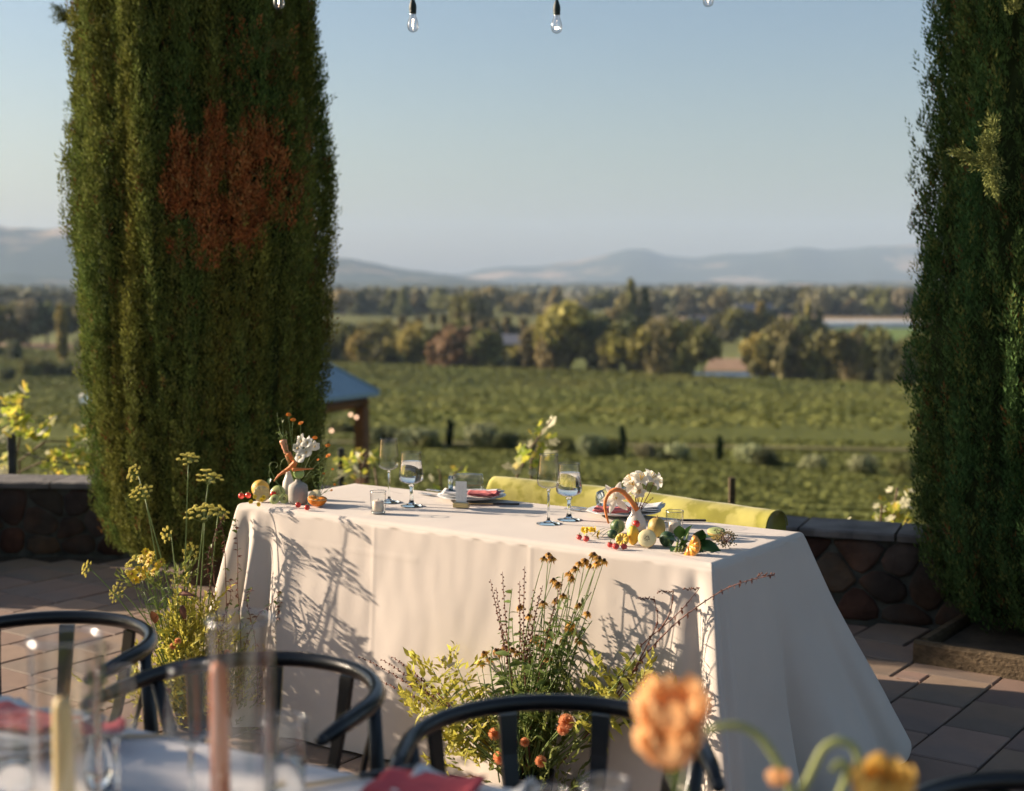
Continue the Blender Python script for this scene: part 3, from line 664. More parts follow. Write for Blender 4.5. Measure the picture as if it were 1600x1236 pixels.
# ================================================================== PAVILION
def pavilion():
    ze = W(593, 612, 25).z
    cs = [V(-4.1,21.8,ze), V(-2.35,25.0,ze), V(-5.5,26.75,ze), V(-7.27,23.6,ze)]; mid = V(-4.8,24.3,ze)
    r = thing('pavilion', (mid.x, mid.y, -3.1), 'open timber pavilion with blue grey hipped metal roof beside the cypress', 'pavilion')
    apex = mid+V(0,0,1.40)
    g = Geo()
    for i in range(4):
        a, b = cs[i], cs[(i+1) % 4]; g.add([a, b, apex], [(0,1,2)], 0, False)
    g.add([p_-V(0,0,.07) for p_ in cs], [(3,2,1,0)], 0, False)
    for i in range(4): a, b = cs[i], cs[(i+1) % 4]; g.add([a, b, b-V(0,0,.07), a-V(0,0,.07)], [(3,2,1,0)], 0, False)
    g.build('roof', M['roof'], r)
    for i in range(4):
        a = cs[i]; q = Geo(); q.tube([a+V(0,0,.01), apex+V(0,0,.01)], .03, 6); q.build('ridge_cap', M['roof'], r)
    ins = [c_.lerp(mid, .13) for c_ in cs]
    for p_ in ins:
        q = Geo(); q.box(-.1, .1, -.1, .1, -4.2, ze-.26, 0, .01); q.xf(Matrix.Translation(V(p_.x, p_.y, 0)) @ Matrix.Rotation(R(61), 4, 'Z')); q.build('post', M['redwood'], r)
    for i in range(4):
        a, b = ins[i].copy(), ins[(i+1) % 4].copy(); a.z = b.z = ze-.17-.002*i; d = (b-a).normalized()
        q = Geo(); q.tube([a-d*(.1 if i % 2 else -.1), b+d*(.1 if i % 2 else -.1)], .12, 4, up=(0,0,1)); q.build('beam', M['redwood'], r)
    # small festoon bulbs hung under the roof
    for k, (px, py) in enumerate([(548,648),(557,652),(518,673)]):
        q = W(px, py, 24.6); b = thing('festoon_bulb', q, f'small glowing festoon bulb under the pavilion, {NTH[k]} from the post', 'light bulb', 'glowing bulbs at the pavilion')
        h = Geo(); h.ball((0,0,0), .026, 8, 6); h.build('globe', M['glow'], b, world=False)
        h = Geo(); h.tube([(0,0,.03),(0,0,.09)], .018, 6); h.tube([(0,0,.09),(0,0,ze-.2-q.z)], .004, 4); h.build('socket', M['rubber'], b, world=False)
pavilion()

# ================================================================== TERRACE
E1 = V(math.cos(R(-35.2)), math.sin(R(-35.2)), 0); E2 = V(-E1.y, E1.x, 0)
WALL = [V(-7.722,7.851,0), V(-5.148,7.791,0), V(-3.861,7.765,0), V(-2.831,7.722,0), V(-2.317,7.688,0), V(-1.630,7.533,0), V(-0.944,7.224,0), V(-0.172,6.864,0), V(1.373,6.238,0), V(1.699,6.109,0), V(2.574,5.783,0), V(5.148,4.848,0), V(7.722,3.947,0)]
def wall_y(x):
    for a, b in zip(WALL, WALL[1:]):
        if a.x <= x <= b.x: return a.y+(b.y-a.y)*(x-a.x)/(b.x-a.x)
    return 99
def terrace():
    g = Geo(); base = [V(-9,-2,0)]+[V(9,-2,0)]+[V(p.x, p.y+.2, 0) for p in reversed(WALL)]
    n = len(base); g.add([V(p.x,p.y,-.012) for p in base]+[V(p.x,p.y,-.5) for p in base], [tuple(range(n)), tuple(range(2*n-1, n-1, -1))]+[(i, n+i, n+(i+1) % n, (i+1) % n) for i in range(n)], 0, False)
    t = g.build('terrace', M['mortar'], kind='structure')
    mod = .118; NU, NV = 102, 102; u0, v0 = -6.0, -5.0
    occ = np.zeros((NU, NV), bool); rs = random.Random(5); items = []
    org = V(0, 4.5, 0)
    kinds = [(3,2),(2,3),(3,2),(2,2),(3,1),(2,1),(1,2),(1,1)]
    for j in range(NV):
        for i in range(NU):
            if occ[i, j]: continue
            ks = kinds[:]; rs.shuffle(ks); ks.sort(key=lambda k: -(k[0]*k[1]) + rs.uniform(-2.2, 2.2))
            for (a, b) in ks:
                if i+a <= NU and j+b <= NV and not occ[i:i+a, j:j+b].any():
                    occ[i:i+a, j:j+b] = True; items.append((i, j, a, b)); break
    meshes = {}
    def pv(a, b):
        w, h = a*mod-.009, b*mod-.009; q = Geo(); c = .005
        v = []
        for (ins, z) in ((0,-.03),(0,-.004),(c,0)):
            v += [(-w/2+ins,-h/2+ins,z),(w/2-ins,-h/2+ins,z),(w/2-ins,h/2-ins,z),(-w/2+ins,h/2-ins,z)]
        f = []
        for k in (0, 4): f += [(k+i, k+(i+1) % 4, k+4+(i+1) % 4, k+4+i) for i in range(4)]
        f.append((8,9,10,11)); q.add(v, f, 0, False); return q
    cand = []
    for (i, j, a, b) in items:
        cu, cv = u0+(i+a/2)*mod, v0+(j+b/2)*mod; c = org + E1*cu + E2*cv
        if abs(c.x) > 8.5 or c.y > wall_y(c.x)-.12 or c.y < -1.5: continue
        du, dv = (c-V(2.44,5.647,0)).dot(E1), (c-V(2.44,5.647,0)).dot(E2)
        if abs(du) < .50 and abs(dv) < .50: continue
        inview = c.y > 3.7 and abs(c.x) < .385*c.y
        du, dv = (c-V(-.023,4.5,0)).dot(E1), (c-V(-.023,4.5,0)).dot(E2)
        under = abs(du) < .85 and abs(dv) < .25
        cand.append((0 if inview and not under else 1 if inview else 2, -a*b/max(c.y, 1)**2 if inview else c.length, c, a, b))
    cand.sort(key=lambda k: (k[0], k[1]))
    rest = Geo(); cnt = 0
    for (cl, _, c, a, b) in cand:
        Mx = Matrix.Translation(c+V(0,0,rs.uniform(-.0015,.0015))) @ Matrix.Rotation(R(-35.2)+rs.uniform(-.004,.004), 4, 'Z') @ Matrix.Rotation(rs.uniform(-.004,.004), 4, 'X') @ Matrix.Rotation(rs.uniform(-.004,.004), 4, 'Y')
        if cnt < 298 and cl < 2:
            if (a, b) not in meshes:
                o = pv(a, b).build('paver', M['paver'], t, world=False); meshes[(a, b)] = o; o.matrix_local = Mx
            else: inst(meshes[(a, b)], t, Mx)
            cnt += 1
        else: rest.join(pv(a, b), Mx)
    rest.build('paver', M['paver'], t, kind='stuff')
    return t
TERR = terrace()
# dry leaves on the paving
def floor_litter():
    g = Geo()
    for k in range(60):
        x = U(-3.2, 2.6); y = U(4.0, 6.6); s = U(.006, .014); a = U(0, 6.3)
        g.add([(x,y,.003),(x+s*math.cos(a),y+s*math.sin(a),.006),(x+s*1.6*math.cos(a+.5),y+s*1.6*math.sin(a+.5),.003),(x+s*math.cos(a+1),y+s*math.sin(a+1),.005)], [(0,1,2,3)], 0)
    g.build('leaf_litter', M['leaf_b'], kind='stuff')
floor_litter()

# ================================================================== STONE WALL
def stone_wall():
    L = [0]; 
    for a, b in zip(WALL, WALL[1:]): L.append(L[-1]+(b-a).length)
    def at(s, off=0.0):
        for i in range(len(WALL)-1):
            if s <= L[i+1] or i == len(WALL)-2:
                t = (s-L[i])/(L[i+1]-L[i]); a, b = WALL[i], WALL[i+1]; d = (b-a).normalized(); n = V(d.y, -d.x, 0)
                return a.lerp(b, t)+n*off, d, n
    r = thing('stone_wall', WALL[3], 'low fieldstone wall with flat pale capstones bounding the terrace', 'wall')
    g = Geo(); N_ = 90; T = L[-1]; vs = []
    for i in range(N_+1):
        p, d, n = at(T*i/N_); vs += [p+V(0,0,-.9), p+V(0,0,.375), p-n*.26+V(0,0,.375), p-n*.26+V(0,0,-.9)]
    f = []
    for i in range(N_):
        for k in range(3): f.append((i*4+k, (i+1)*4+k, (i+1)*4+k+1, i*4+k+1))
    g.add(vs, f, 0, False); g.build('mortar_core', M['wmortar'], r)
    rs = random.Random(11); s0, s1 = L[1]+.3, L[9]+2.2
    pts = []
    nx = int((s1-s0)/.20)
    for i in range(nx):
        for k in range(3):
            pts.append((s0+(i+.5+(.5 if k % 2 else 0)+rs.uniform(-.34,.34))*.20, .06+.118*k+rs.uniform(-.05,.05)))
    for idx, (cx, cz) in enumerate(pts):
        poly = [(cx-.4,0.005),(cx+.4,0.005),(cx+.4,.372),(cx-.4,.372)]
        for j, (qx, qz) in enumerate(pts):
            if j == idx or abs(qx-cx) > .7: continue
            mx, mz = (cx+qx)/2, (cz+qz)/2; dx, dz = qx-cx, qz-cz; out = []
            for a, b in zip(poly, poly[1:]+poly[:1]):
                da = (a[0]-mx)*dx+(a[1]-mz)*dz; db = (b[0]-mx)*dx+(b[1]-mz)*dz
                if da <= 0: out.append(a)
                if (da < 0) != (db < 0): t = da/(da-db); out.append((a[0]+(b[0]-a[0])*t, a[1]+(b[1]-a[1])*t))
            poly = out
            if len(poly) < 3: break
        if len(poly) < 3: continue
        gx = sum(p[0] for p in poly)/len(poly); gz = sum(p[1] for p in poly)/len(poly)
        # round and shrink the outline
        pl = poly
        for _ in range(1):
            nw = []
            for a, b in zip(pl, pl[1:]+pl[:1]): nw += [(a[0]*.75+b[0]*.25, a[1]*.75+b[1]*.25), (a[0]*.25+b[0]*.75, a[1]*.25+b[1]*.75)]
            pl = nw
        if len(pl) > 20: pl = pl[::2]
        g = Geo(); rings = []; pr = rs.uniform(.006, .018); n_ = len(pl)
        for (k, off) in ((.96, -.02), (.93, pr*.55), (.80, pr*.95), (.35, pr*1.1)):
            ring = []
            for (x, z) in pl:
                s = gx+(x-gx)*k; zz = gz+(z-gz)*k; p, d, n = at(s, off+.004*nz((s*20, zz*20, idx))); ring.append(p+V(0,0,zz)+n*(.006*nz((s*30, zz*30, idx*3))))
            rings += ring
        f = [(a*n_+i, a*n_+(i+1) % n_, (a+1)*n_+(i+1) % n_, (a+1)*n_+i) for a in range(3) for i in range(n_)]
        f.append(tuple(range(3*n_, 4*n_))); g.add(rings, f, 0)
        red = rs.random() < .3
        o = g.build('stone', M['stone_red' if red else 'stone'], r)
        o['label'] = 'rust red stone' if red else 'brown grey stone'
    s = L[1]; 
    while s < L[-2]:
        w = rs.uniform(.42, .62); g = Geo(); n = 7; vs = []
        for i in range(n+1):
            p, d, nn = at(s+.006+(w-.012)*i/n); e = .004*math.sin(i*2.1+s*9)
            a = p+nn*(.035+e); b = p-nn*(.29+e); zt = .410+.003*nz((s*3, i*.8, 1)); zb = .377
            vs += [a+V(0,0,zb), a+V(0,0,zt-.008)+nn*.0, a-nn*.010+V(0,0,zt), b+nn*.01+V(0,0,zt), b+V(0,0,zt-.008), b+V(0,0,zb)]
        f = [(i*6+k, (i+1)*6+k, (i+1)*6+(k+1) % 6, i*6+(k+1) % 6) for i in range(n) for k in range(6)]
        f += [(5,4,3,2,1,0), tuple(n*6+k for k in range(6))]
        g.add(vs, f, 0, False); g.build('capstone', M['cap'], r); s += w
stone_wall()

# ================================================================== CYPRESSES
BUL = .985
def cypress(cx, cy, zb, H, prof, n, label, seed, dead=None, extra=(), coarse=False, col=(.135,.160,.038)):
    """prof: list of (z, radius)"""
    r = thing('cypress', (cx, cy, 0), label, 'cypress tree', 'row of cypresses on the terrace')
    zs = [p[0] for p in prof]; rs_ = [p[1] for p in prof]
    def rad(th, z):
        b = np.interp(z, zs, rs_)
        q = V(math.cos(th)*1.0, math.sin(th)*1.0, 0)
        pl = noise.noise(V(q.x*3.0+seed, q.y*3.0, z*.5)); pl2 = noise.noise(V(q.x*6.5+seed, q.y*6.5, z*.8+5)); pl3 = noise.noise(V(q.x*15+seed, q.y*15, z*1.3+9))
        return b*(BUL+.10*pl+.14*pl2+.13*pl3)
    # inner core
    g = Geo(); nt, nzs = 40, 50; vs = []
    for j in range(nzs+1):
        z = zb+.05+(H-zb-.1)*j/nzs
        for i in range(nt):
            th = 2*math.pi*i/nt; q = max(.02, rad(th, z)*.90-.02); vs.append((cx+math.cos(th)*q, cy+math.sin(th)*q, z))
    f = [(j*nt+i, j*nt+(i+1) % nt, (j+1)*nt+(i+1) % nt, (j+1)*nt+i) for j in range(nzs) for i in range(nt)]
    f += [tuple(range(nt-1, -1, -1)), tuple(range(nzs*nt, nzs*nt+nt))]
    g.add(vs, f, 0); g.build('inner_twigs', M['core'], r, kind='stuff')
    g = Geo(); g.tube([(cx,cy,-.1),(cx+.01,cy,zb+.2),(cx,cy,H*.8)], [.13,.11,.03], 10); g.build('trunk', M['bark'], r)
    # sprays of scale leaves
    rg = np.random.default_rng(seed)
    n0 = n; n = n*2; z = rg.uniform(zb, H, n*2); th = rg.uniform(0, 2*np.pi, n*2)
    keep = rg.uniform(0, 1, n*2) < np.interp(z, zs, rs_)/max(rs_)
    keep &= (np.sin(th) < .35) | (rg.uniform(0, 1, n*2) < .28)
    if not coarse: keep &= (z < 3.9) | (rg.uniform(0, 1, n*2) < .4)
    z = z[keep][:n0]; th = th[keep][:n0]; n = len(z)
    rr = np.array([rad(a, b) for a, b in zip(th, z)])
    dep = rg.uniform(0, 1, n)**1.6*.085; out = rg.random(n) < .012; dep[out] -= rg.uniform(.01, .05, out.sum())
    rr2 = rr*(1-.0)-dep
    pos = np.stack([cx+np.cos(th)*rr2, cy+np.sin(th)*rr2, z], 1)
    rad_d = np.stack([np.cos(th), np.sin(th), np.zeros(n)], 1)
    lean = rg.normal(0, .28, (n, 3)); d = rad_d*rg.uniform(.05, .40, (n, 1)) + np.array([0, 0, 1.0]) + lean*.6
    global rng; keeprng = rng; rng = rg
    fr = frames(d)
    rng = keeprng
    # template: feathery spray of small tapered leaflets
    tv = []; tf = []
    rt = random.Random(seed)
    def leaf(p, dr, L, w):
        dr = dr.normalized(); a = dr.orthogonal().normalized(); a = Matrix.Rotation(rt.uniform(0, 6.28), 3, dr) @ a
        o = len(tv); tv.extend([p, p+dr*L*.45+a*w, p+dr*L, p+dr*L*.45-a*w]); tf.append((o, o+1, o+2, o+3))
    for k in range(9 if not coarse else 5):
        t = k/9 if not coarse else k/5; an = k*2.4; dr = V(math.cos(an)*.62, math.sin(an)*.62, 1.0)
        leaf(V(math.cos(an)*.006, math.sin(an)*.006, t*.065), dr, (.025-.007*t)*(1 if not coarse else 2.2), .0040 if not coarse else .016)
    leaf(V(0,0,.055), V(0,0,1), .032, .0032)
    scl = rg.uniform(.6, 1.25, n)
    tva = np.array([tuple(p) for p in tv])
    Vv, F = scatter(tva, np.array(tf), pos, fr, scl)
    # colour: real variation of foliage, dead brown sprays
    c = np.tile(np.array(col), (n, 1))*(1+.22*rg.normal(size=(n, 1)))
    gn = np.array([noise.noise(V(math.cos(a)*4+seed, math.sin(a)*4, b*1.1+3)) for a, b in zip(th, z)])
    c[:, 0] *= 1+.5*gn; c[:, 1] *= 1+.15*gn
    fresh = rg.random(n) < .12; c[fresh] = np.array([.17,.185,.05])
    bn = rg.random(n) < .025; c[bn] = np.array([.16,.08,.03])
    if dead:
        for (px, py, rx, rz_, dens) in dead:
            q = W(px, py, cy-.55); a0 = math.atan2(-.53, q.x-cx)
            nn = np.array([noise.noise(V(a*5.5, b*5.5, 31)) for a, b in zip(th*.75, z)])
            da = (th-(a0 % (2*math.pi)))*np.interp(z, zs, rs_)
            e = (da/rx)**2+((z-q.z)/rz_)**2
            on = (e+nn*1.6 < .95) & (rg.random(n) < dens)
            c[on] = np.array([.46,.155,.055])*(1+.38*rg.normal(size=(on.sum(), 1)))
    c = np.clip(c, .008, .5)
    if not coarse:
        # leaflet scale variation so that a spray is not one flat tone
        k = len(tf); cc = np.repeat(c, k*4, axis=0)*np.repeat(1+.22*rg.normal(size=(n*k, 1)), 4, axis=0)
    else: cc = np.repeat(c, len(tf)*4, axis=0)
    npmesh('foliage', Vv, F, M['cypress'], parent=r, kind='stuff', tint=np.clip(cc, .006, .5))
    # stray sprays that stand out of the outline; right-hand ones tinted as if sunlit
    for (px, py, Y, L_, ax, cnt) in extra:
        q0 = W(px, py, Y); p_ = []; dd = []
        for k in range(cnt):
            t = rg.random(); an = V(*ax).normalized()
            w_ = V(*(rg.normal(0, 1, 3)))*.010*(1.1-t)
            p_.append(tuple(q0+an*L_*t+w_)); dd.append(tuple(an+V(*rg.normal(0, .5, 3))))
        rng_k = rng; rng = rg; fr = frames(np.array(dd)); rng = rng_k
        Vv, F = scatter(tva, np.array(tf), np.array(p_), fr, rg.uniform(.5, .8, cnt))
        npmesh('stray_branch', Vv, F, M['cypress'], parent=r, kind='stuff', tint=np.tile(np.array([.20,.22,.07]) if Y < 6 else np.array([.10,.12,.04]), (len(Vv), 1)))
    return r
K_ = .858
def sc_(l, k=K_): return [(a*k, b*k) for a, b in l]
CY = V(-1.80*K_, 8.2*K_, 0)
cypress(CY.x, CY.y, .15, 5.7, sc_([(0.1,.32),(.22,.52),(.42,.61),(.7,.64),(1.0,.65),(1.5,.66),(2.0,.69),(2.35,.695),(2.8,.67),(3.4,.66),(4.2,.67),(5,.66),(6,.4),(6.6,.05)]),
        46000, 'tall clipped cypress with a rust brown dead patch, left of the white table', 21,
        dead=[(362,262,.23,.19,.95),(345,328,.29,.20,.95),(295,280,.11,.19,.6),(400,220,.14,.14,.7),(495,310,.10,.19,.6),(350,390,.26,.09,.35),(480,270,.34,.34,.12),(430,120,.22,.22,.1)],
        extra=[(118,38,7.1,.11,(-.7,0,.6),60),(120,30,7.1,.09,(-.9,0,.1),40),(455,65,6.45,.09,(-.4,-.2,-.1),20)])
cypress(2.86*K_, 6.80*K_, .08, 5.5, sc_([(0.1,.60),(.2,.70),(.42,.80),(.7,.83),(1.0,.825),(1.25,.84),(1.6,.85),(2.1,.85),(2.8,.85),(4,.83),(5,.66),(6,.4),(6.4,.05)]),
        40000, 'tall dark green cypress in a timber-edged bed at right edge', 33, col=(.075,.125,.038),
        extra=[(1552,262,4.98,.10,(-.30,-.1,.75),40),(1552,262,4.98,.13,(-.85,-.1,.35),46),(1548,250,4.98,.11,(.15,-.1,-1),46),(1552,236,4.98,.09,(-.1,-.1,1),30),(1585,20,5.08,.14,(-.1,-.1,.9),70)])
def bed():
    r = thing('planter_border', (1.594, 5.50, 0), 'low weathered timber edging around the right-hand cypress', 'planter border')
    c = V(1.594, 5.50, 0); L_ = 1.22; 
    def board(a, b, w=.042, h=.085):
        g = Geo(); d = (b-a).normalized(); n = V(-d.y, d.x, 0); N_ = 10; vs = []
        for i in range(N_+1):
            p = a.lerp(b, i/N_); e = .006*nz((p.x*4, p.y*4, 3))
            for (o, z) in ((-.0,-.02),(0,h-.012),(.008,h),(w-.008,h),(w,h-.012),(w,-.02)): vs.append(p+n*(o+e)+V(0,0,z+e*1.2))
        f = [(i*6+k, (i+1)*6+k, (i+1)*6+(k+1) % 6, i*6+(k+1) % 6) for i in range(N_) for k in range(6)]
        f += [(5,4,3,2,1,0), tuple(N_*6+k for k in range(6))]
        g.add(vs, f, 0, False); g.build('board', M['timber'], r)
    a, b, d, e = c, c+E1*L_, c+E1*L_+E2*L_, c+E2*L_
    board(a, b); board(b-E1*.0+E2*.06, d); board(d-E1*.06, e); board(e-E2*.003, a+E2*.06)
    g = Geo(); m = c+(E1+E2)*.06; k = L_-.12
    g.add([m+V(0,0,.05), m+E1*k+V(0,0,.05), m+E1*k+E2*k+V(0,0,.06), m+E2*k+V(0,0,.05)], [(0,1,2,3)], 0, False); g.build('soil', M['soil'], r)
bed()

# ================================================================== OUTSIDE THE FRAME, LEFT: unseen hedge added to shade the paving, and the shade tree
def shade_hedge():
    r = thing('shade_hedge', (-4.3, 7.0, 0), 'unseen low hedge added left of the view to shade the paving', 'hedge')
    n = 5000; x = rng.uniform(-5.4, -3.2, n); y = rng.uniform(6.95, 7.6, n); z = rng.uniform(0, .5, n)
    k = rng.integers(0, 3, n); x = np.where(k == 0, np.where(rng.random(n) < .5, -5.4, -3.2), x); y = np.where(k == 1, np.where(rng.random(n) < .5, 6.95, 7.6), y); z = np.where(k == 2, .5, z)
    c = np.tile(np.array([.06, .09, .02]), (n, 1))*(1+.3*rng.normal(size=(n, 1)))
    leafquads(np.stack([x, y, z], 1)+rng.normal(0, .03, (n, 3)), rng.uniform(.05, .1, n), np.clip(c, .01, .3), 'foliage', M['vrow'], parent=r)
    g = Geo(); g.box(-5.35, -3.25, 7.0, 7.55, 0, .46); g.build('inner_twigs', M['core'], r, kind='stuff')
shade_hedge()
def shade_tree(x, y, h, rx, rz, zc, n, size, label, gap=-.1):
    r = thing('shade_tree', (x, y, 0), label, 'tree')
    d = rng.normal(size=(n, 3)); d /= np.linalg.norm(d, axis=1, keepdims=True); q = rng.uniform(.2, 1, (n, 1))**.5
    p = np.array([x, y, zc])+d*q*np.array([rx, rx, rz])
    g_ = np.array([noise.noise(Vector(a)*1.9) for a in p]); p = p[g_ > gap]; n = len(p)
    c = np.tile(np.array([.08, .10, .04]), (n, 1))*(1+.3*rng.normal(size=(n, 1)))
    leafquads(p, rng.uniform(.5, 1.2, n)*size, np.clip(c, .01, .3), 'crown', M['vrow'], kind='stuff', up=.1, parent=r)
    g = Geo(); g.tube([(x,y,-.02),(x+.05,y,zc*.5),(x,y,zc+rz*.3)], [.11,.08,.03], 8)
    for k in range(6): a = k*1.05; g.tube([(x,y,zc-rz*.7+.1*k),(x+rx*.5*math.cos(a),y+rx*.5*math.sin(a),zc),(x+rx*.8*math.cos(a),y+rx*.8*math.sin(a),zc+rz*.4)], [.04,.025,.01], 6)
    g.build('trunk', M['bark'], r)
shade_tree(-5.2, 4.05, 4.2, .85, 1.15, 2.25, 2600, .12, 'small olive tree beyond the left of the view', .06)

# ================================================================== TABLECLOTH
TC = V(-.023-.0045, 4.50-.0065, 0); HU, HV, TZ = .906, .302, .755
def TP(u, v, z=TZ): return V(TC.x+E1.x*u+E2.x*v, TC.y+E1.y*u+E2.y*v, z)
def T(px, py, z=TZ+.002): return P(px, py, z)
def tablecloth():
    N_, Mv = 720, 90
    corners = [(-HU,-HV),(HU,-HV),(HU,HV),(-HU,HV)]
    disp = {}   # bottom displacement (u,v) keyed by perimeter length
    Ls = [2*HU, 2*HV, 2*HU, 2*HV]; tot = sum(Ls)
    keys = [(0,(-.13,-.09)),(.09,(-.05,-.07)),(.5*HU,(0,-.05)),(1.2*HU,(0,-.045)),(2*HU-.10,(.01,-.05)),(2*HU,(.10,-.12)),(2*HU+.10,(.09,-.0)),(2*HU+.35,(.14,.06)),(2*HU+2*HV,(.17,.33)),(2*HU+2*HV+.15,(.05,.24)),(2*HU+2*HV+.6,(0,.10)),
            (4*HU+2*HV-.4,(0,.08)),(4*HU+2*HV,(-.18,.18)),(4*HU+2*HV+.3,(-.12,.02)),(tot,(-.13,-.09))]
    ks = [k[0] for k in keys]; du = [k[1][0] for k in keys]; dv = [k[1][1] for k in keys]
    def sm(s, arr):
        for i in range(len(ks)-1):
            if s <= ks[i+1]:
                t = (s-ks[i])/(ks[i+1]-ks[i]); t = t*t*(3-2*t); return arr[i]+(arr[i+1]-arr[i])*t
        return arr[-1]
    r = .02; top = []; nrm = []; ss = []
    for i in range(N_):
        s = tot*i/N_; a = s
        for k in range(4):
            if a < Ls[k]: break
            a -= Ls[k]
        c0 = Vector((*corners[k], 0)); c1 = Vector((*corners[(k+1) % 4], 0)); d = (c1-c0).normalized(); n = V(d.y, -d.x, 0); p = c0+d*a
        # smooth normals near corners
        w = .05; nn = n.copy()
        if a < w: pd = (c0-Vector((*corners[(k-1) % 4], 0))).normalized(); pn = V(pd.y, -pd.x, 0); t = .5+.5*a/w; nn = (pn*(1-t)+n*t).normalized(); 
        if Ls[k]-a < w: nd = (Vector((*corners[(k+2) % 4], 0))-c1).normalized(); n2 = V(nd.y, -nd.x, 0); t = .5+.5*(Ls[k]-a)/w; nn = (n2*(1-t)+n*t).normalized()
        top.append(p); nrm.append(nn); ss.append(s)
    vs = []; 
    B_s = 2*HU; C_s = 2*HU+2*HV
    def fold(s, t):
        w = s/tot*2*math.pi; S = V(math.cos(w)*1.6, math.sin(w)*1.6, 0)
        f = .030*nz((S.x*1.5, S.y*1.5, t*.6))*t + .007*nz((S.x*3.2, S.y*3.2, 3+t*.9))*t + .0016*nz((S.x*9, S.y*9, 7+t*6))
        # corner gathers
        for cs, am, wd in ((0,.050,.05),(tot,.050,.05),(B_s,.045,.030),(C_s,.07,.12),(C_s+2*HU,.06,.1)):
            d = s-cs
            f += am*math.exp(-(d/wd)**2)*t**.7
        # gathers beside the left front corner and the pleat at the right front corner
        for cs, am, wd in ((.055,-.040,.020),(.10,.028,.020),(.165,-.024,.026),(.25,.010,.04),(B_s-.052,-.028,.018),(B_s-.10,.012,.022),(B_s+.035,-.022,.014),(B_s+.06,.010,.016),(B_s+.36,-.085*t*t,.022),(B_s+.43,.05*t*t,.035),(B_s+.53,-.04*t*t,.02)):
            d = s-cs-.03*t*nz((cs*9, t*1.5, 1)); f += am*math.exp(-(d/wd)**2)*min(1, t*2.2)**.8
        if B_s < s < C_s: f += (.016*math.sin((s-B_s)*11+t*2.2)*t+.010*nz((s*5, t*2.5, 2))*t)
        f += .0012*(math.exp(-((s-.62)/.006)**2)+math.exp(-((s-1.22)/.006)**2)+math.exp(-((t-.12)/.006)**2)*(s < .8))
        # loose diagonal drags across the long front
        if s < B_s:
            f += .006*math.sin((s*3.1+t*1.3)*4+1)*t*math.exp(-((s-.6)/.5)**2) + .0012*math.sin(s*26+3*t)*t*math.exp(-((s-1.25)/.45)**2)
        return f
    for j in range(Mv+1):
        for i in range(N_):
            p = top[i]; n = nrm[i]; s = ss[i]
            if j < 7:
                a = j/7*math.pi/2; q = p - n*r*(1-math.sin(a)); z = TZ-r*(1-math.cos(a)); u, v = q.x, q.y
            else:
                t = (j-7)/(Mv-7); z = (TZ-r)*(1-t)+.004+ .010*(nz((s*6, 3, 0))+.6)*t**6
                te = t**1.15*(1-.10*max(0, (t-.93)/.07)**2)
                o = fold(s, t); u = p.x+sm(s, du)*te+n.x*o; v = p.y+sm(s, dv)*te+n.y*o
            vs.append(TP(u, v, z))
    f = [(j*N_+i, (j+1)*N_+i, (j+1)*N_+(i+1) % N_, j*N_+(i+1) % N_) for j in range(Mv) for i in range(N_)]
    # top: inward rings
    K = 16; base = 0; prev = 0
    for k in range(1, K):
        q = 1-k/K; st = len(vs)
        for i in range(N_):
            p = top[i]; u, v = (p.x-nrm[i].x*r)*q, (p.y-nrm[i].y*r)*q
            w_ = TP(u, v); vs.append(V(w_.x, w_.y, TZ+.0022*nz((w_.x*3.5, w_.y*3.5, 1))*min(1, k/3)+.0008*nz((w_.x*13, w_.y*13, 4))))
        f += [(prev+i, prev+(i+1) % N_, st+(i+1) % N_, st+i) for i in range(N_)]; prev = st
    st = len(vs); vs.append(TP(0, 0)); f += [(prev+i, prev+(i+1) % N_, st) for i in range(N_)]
    g = Geo(); g.add(vs, f, 0); o = g.build('tablecloth', M['linen'], origin=TP(0,0,0))
    tag(o, 'long off-white cloth draped to the floor over the head table', 'tablecloth')
tablecloth()

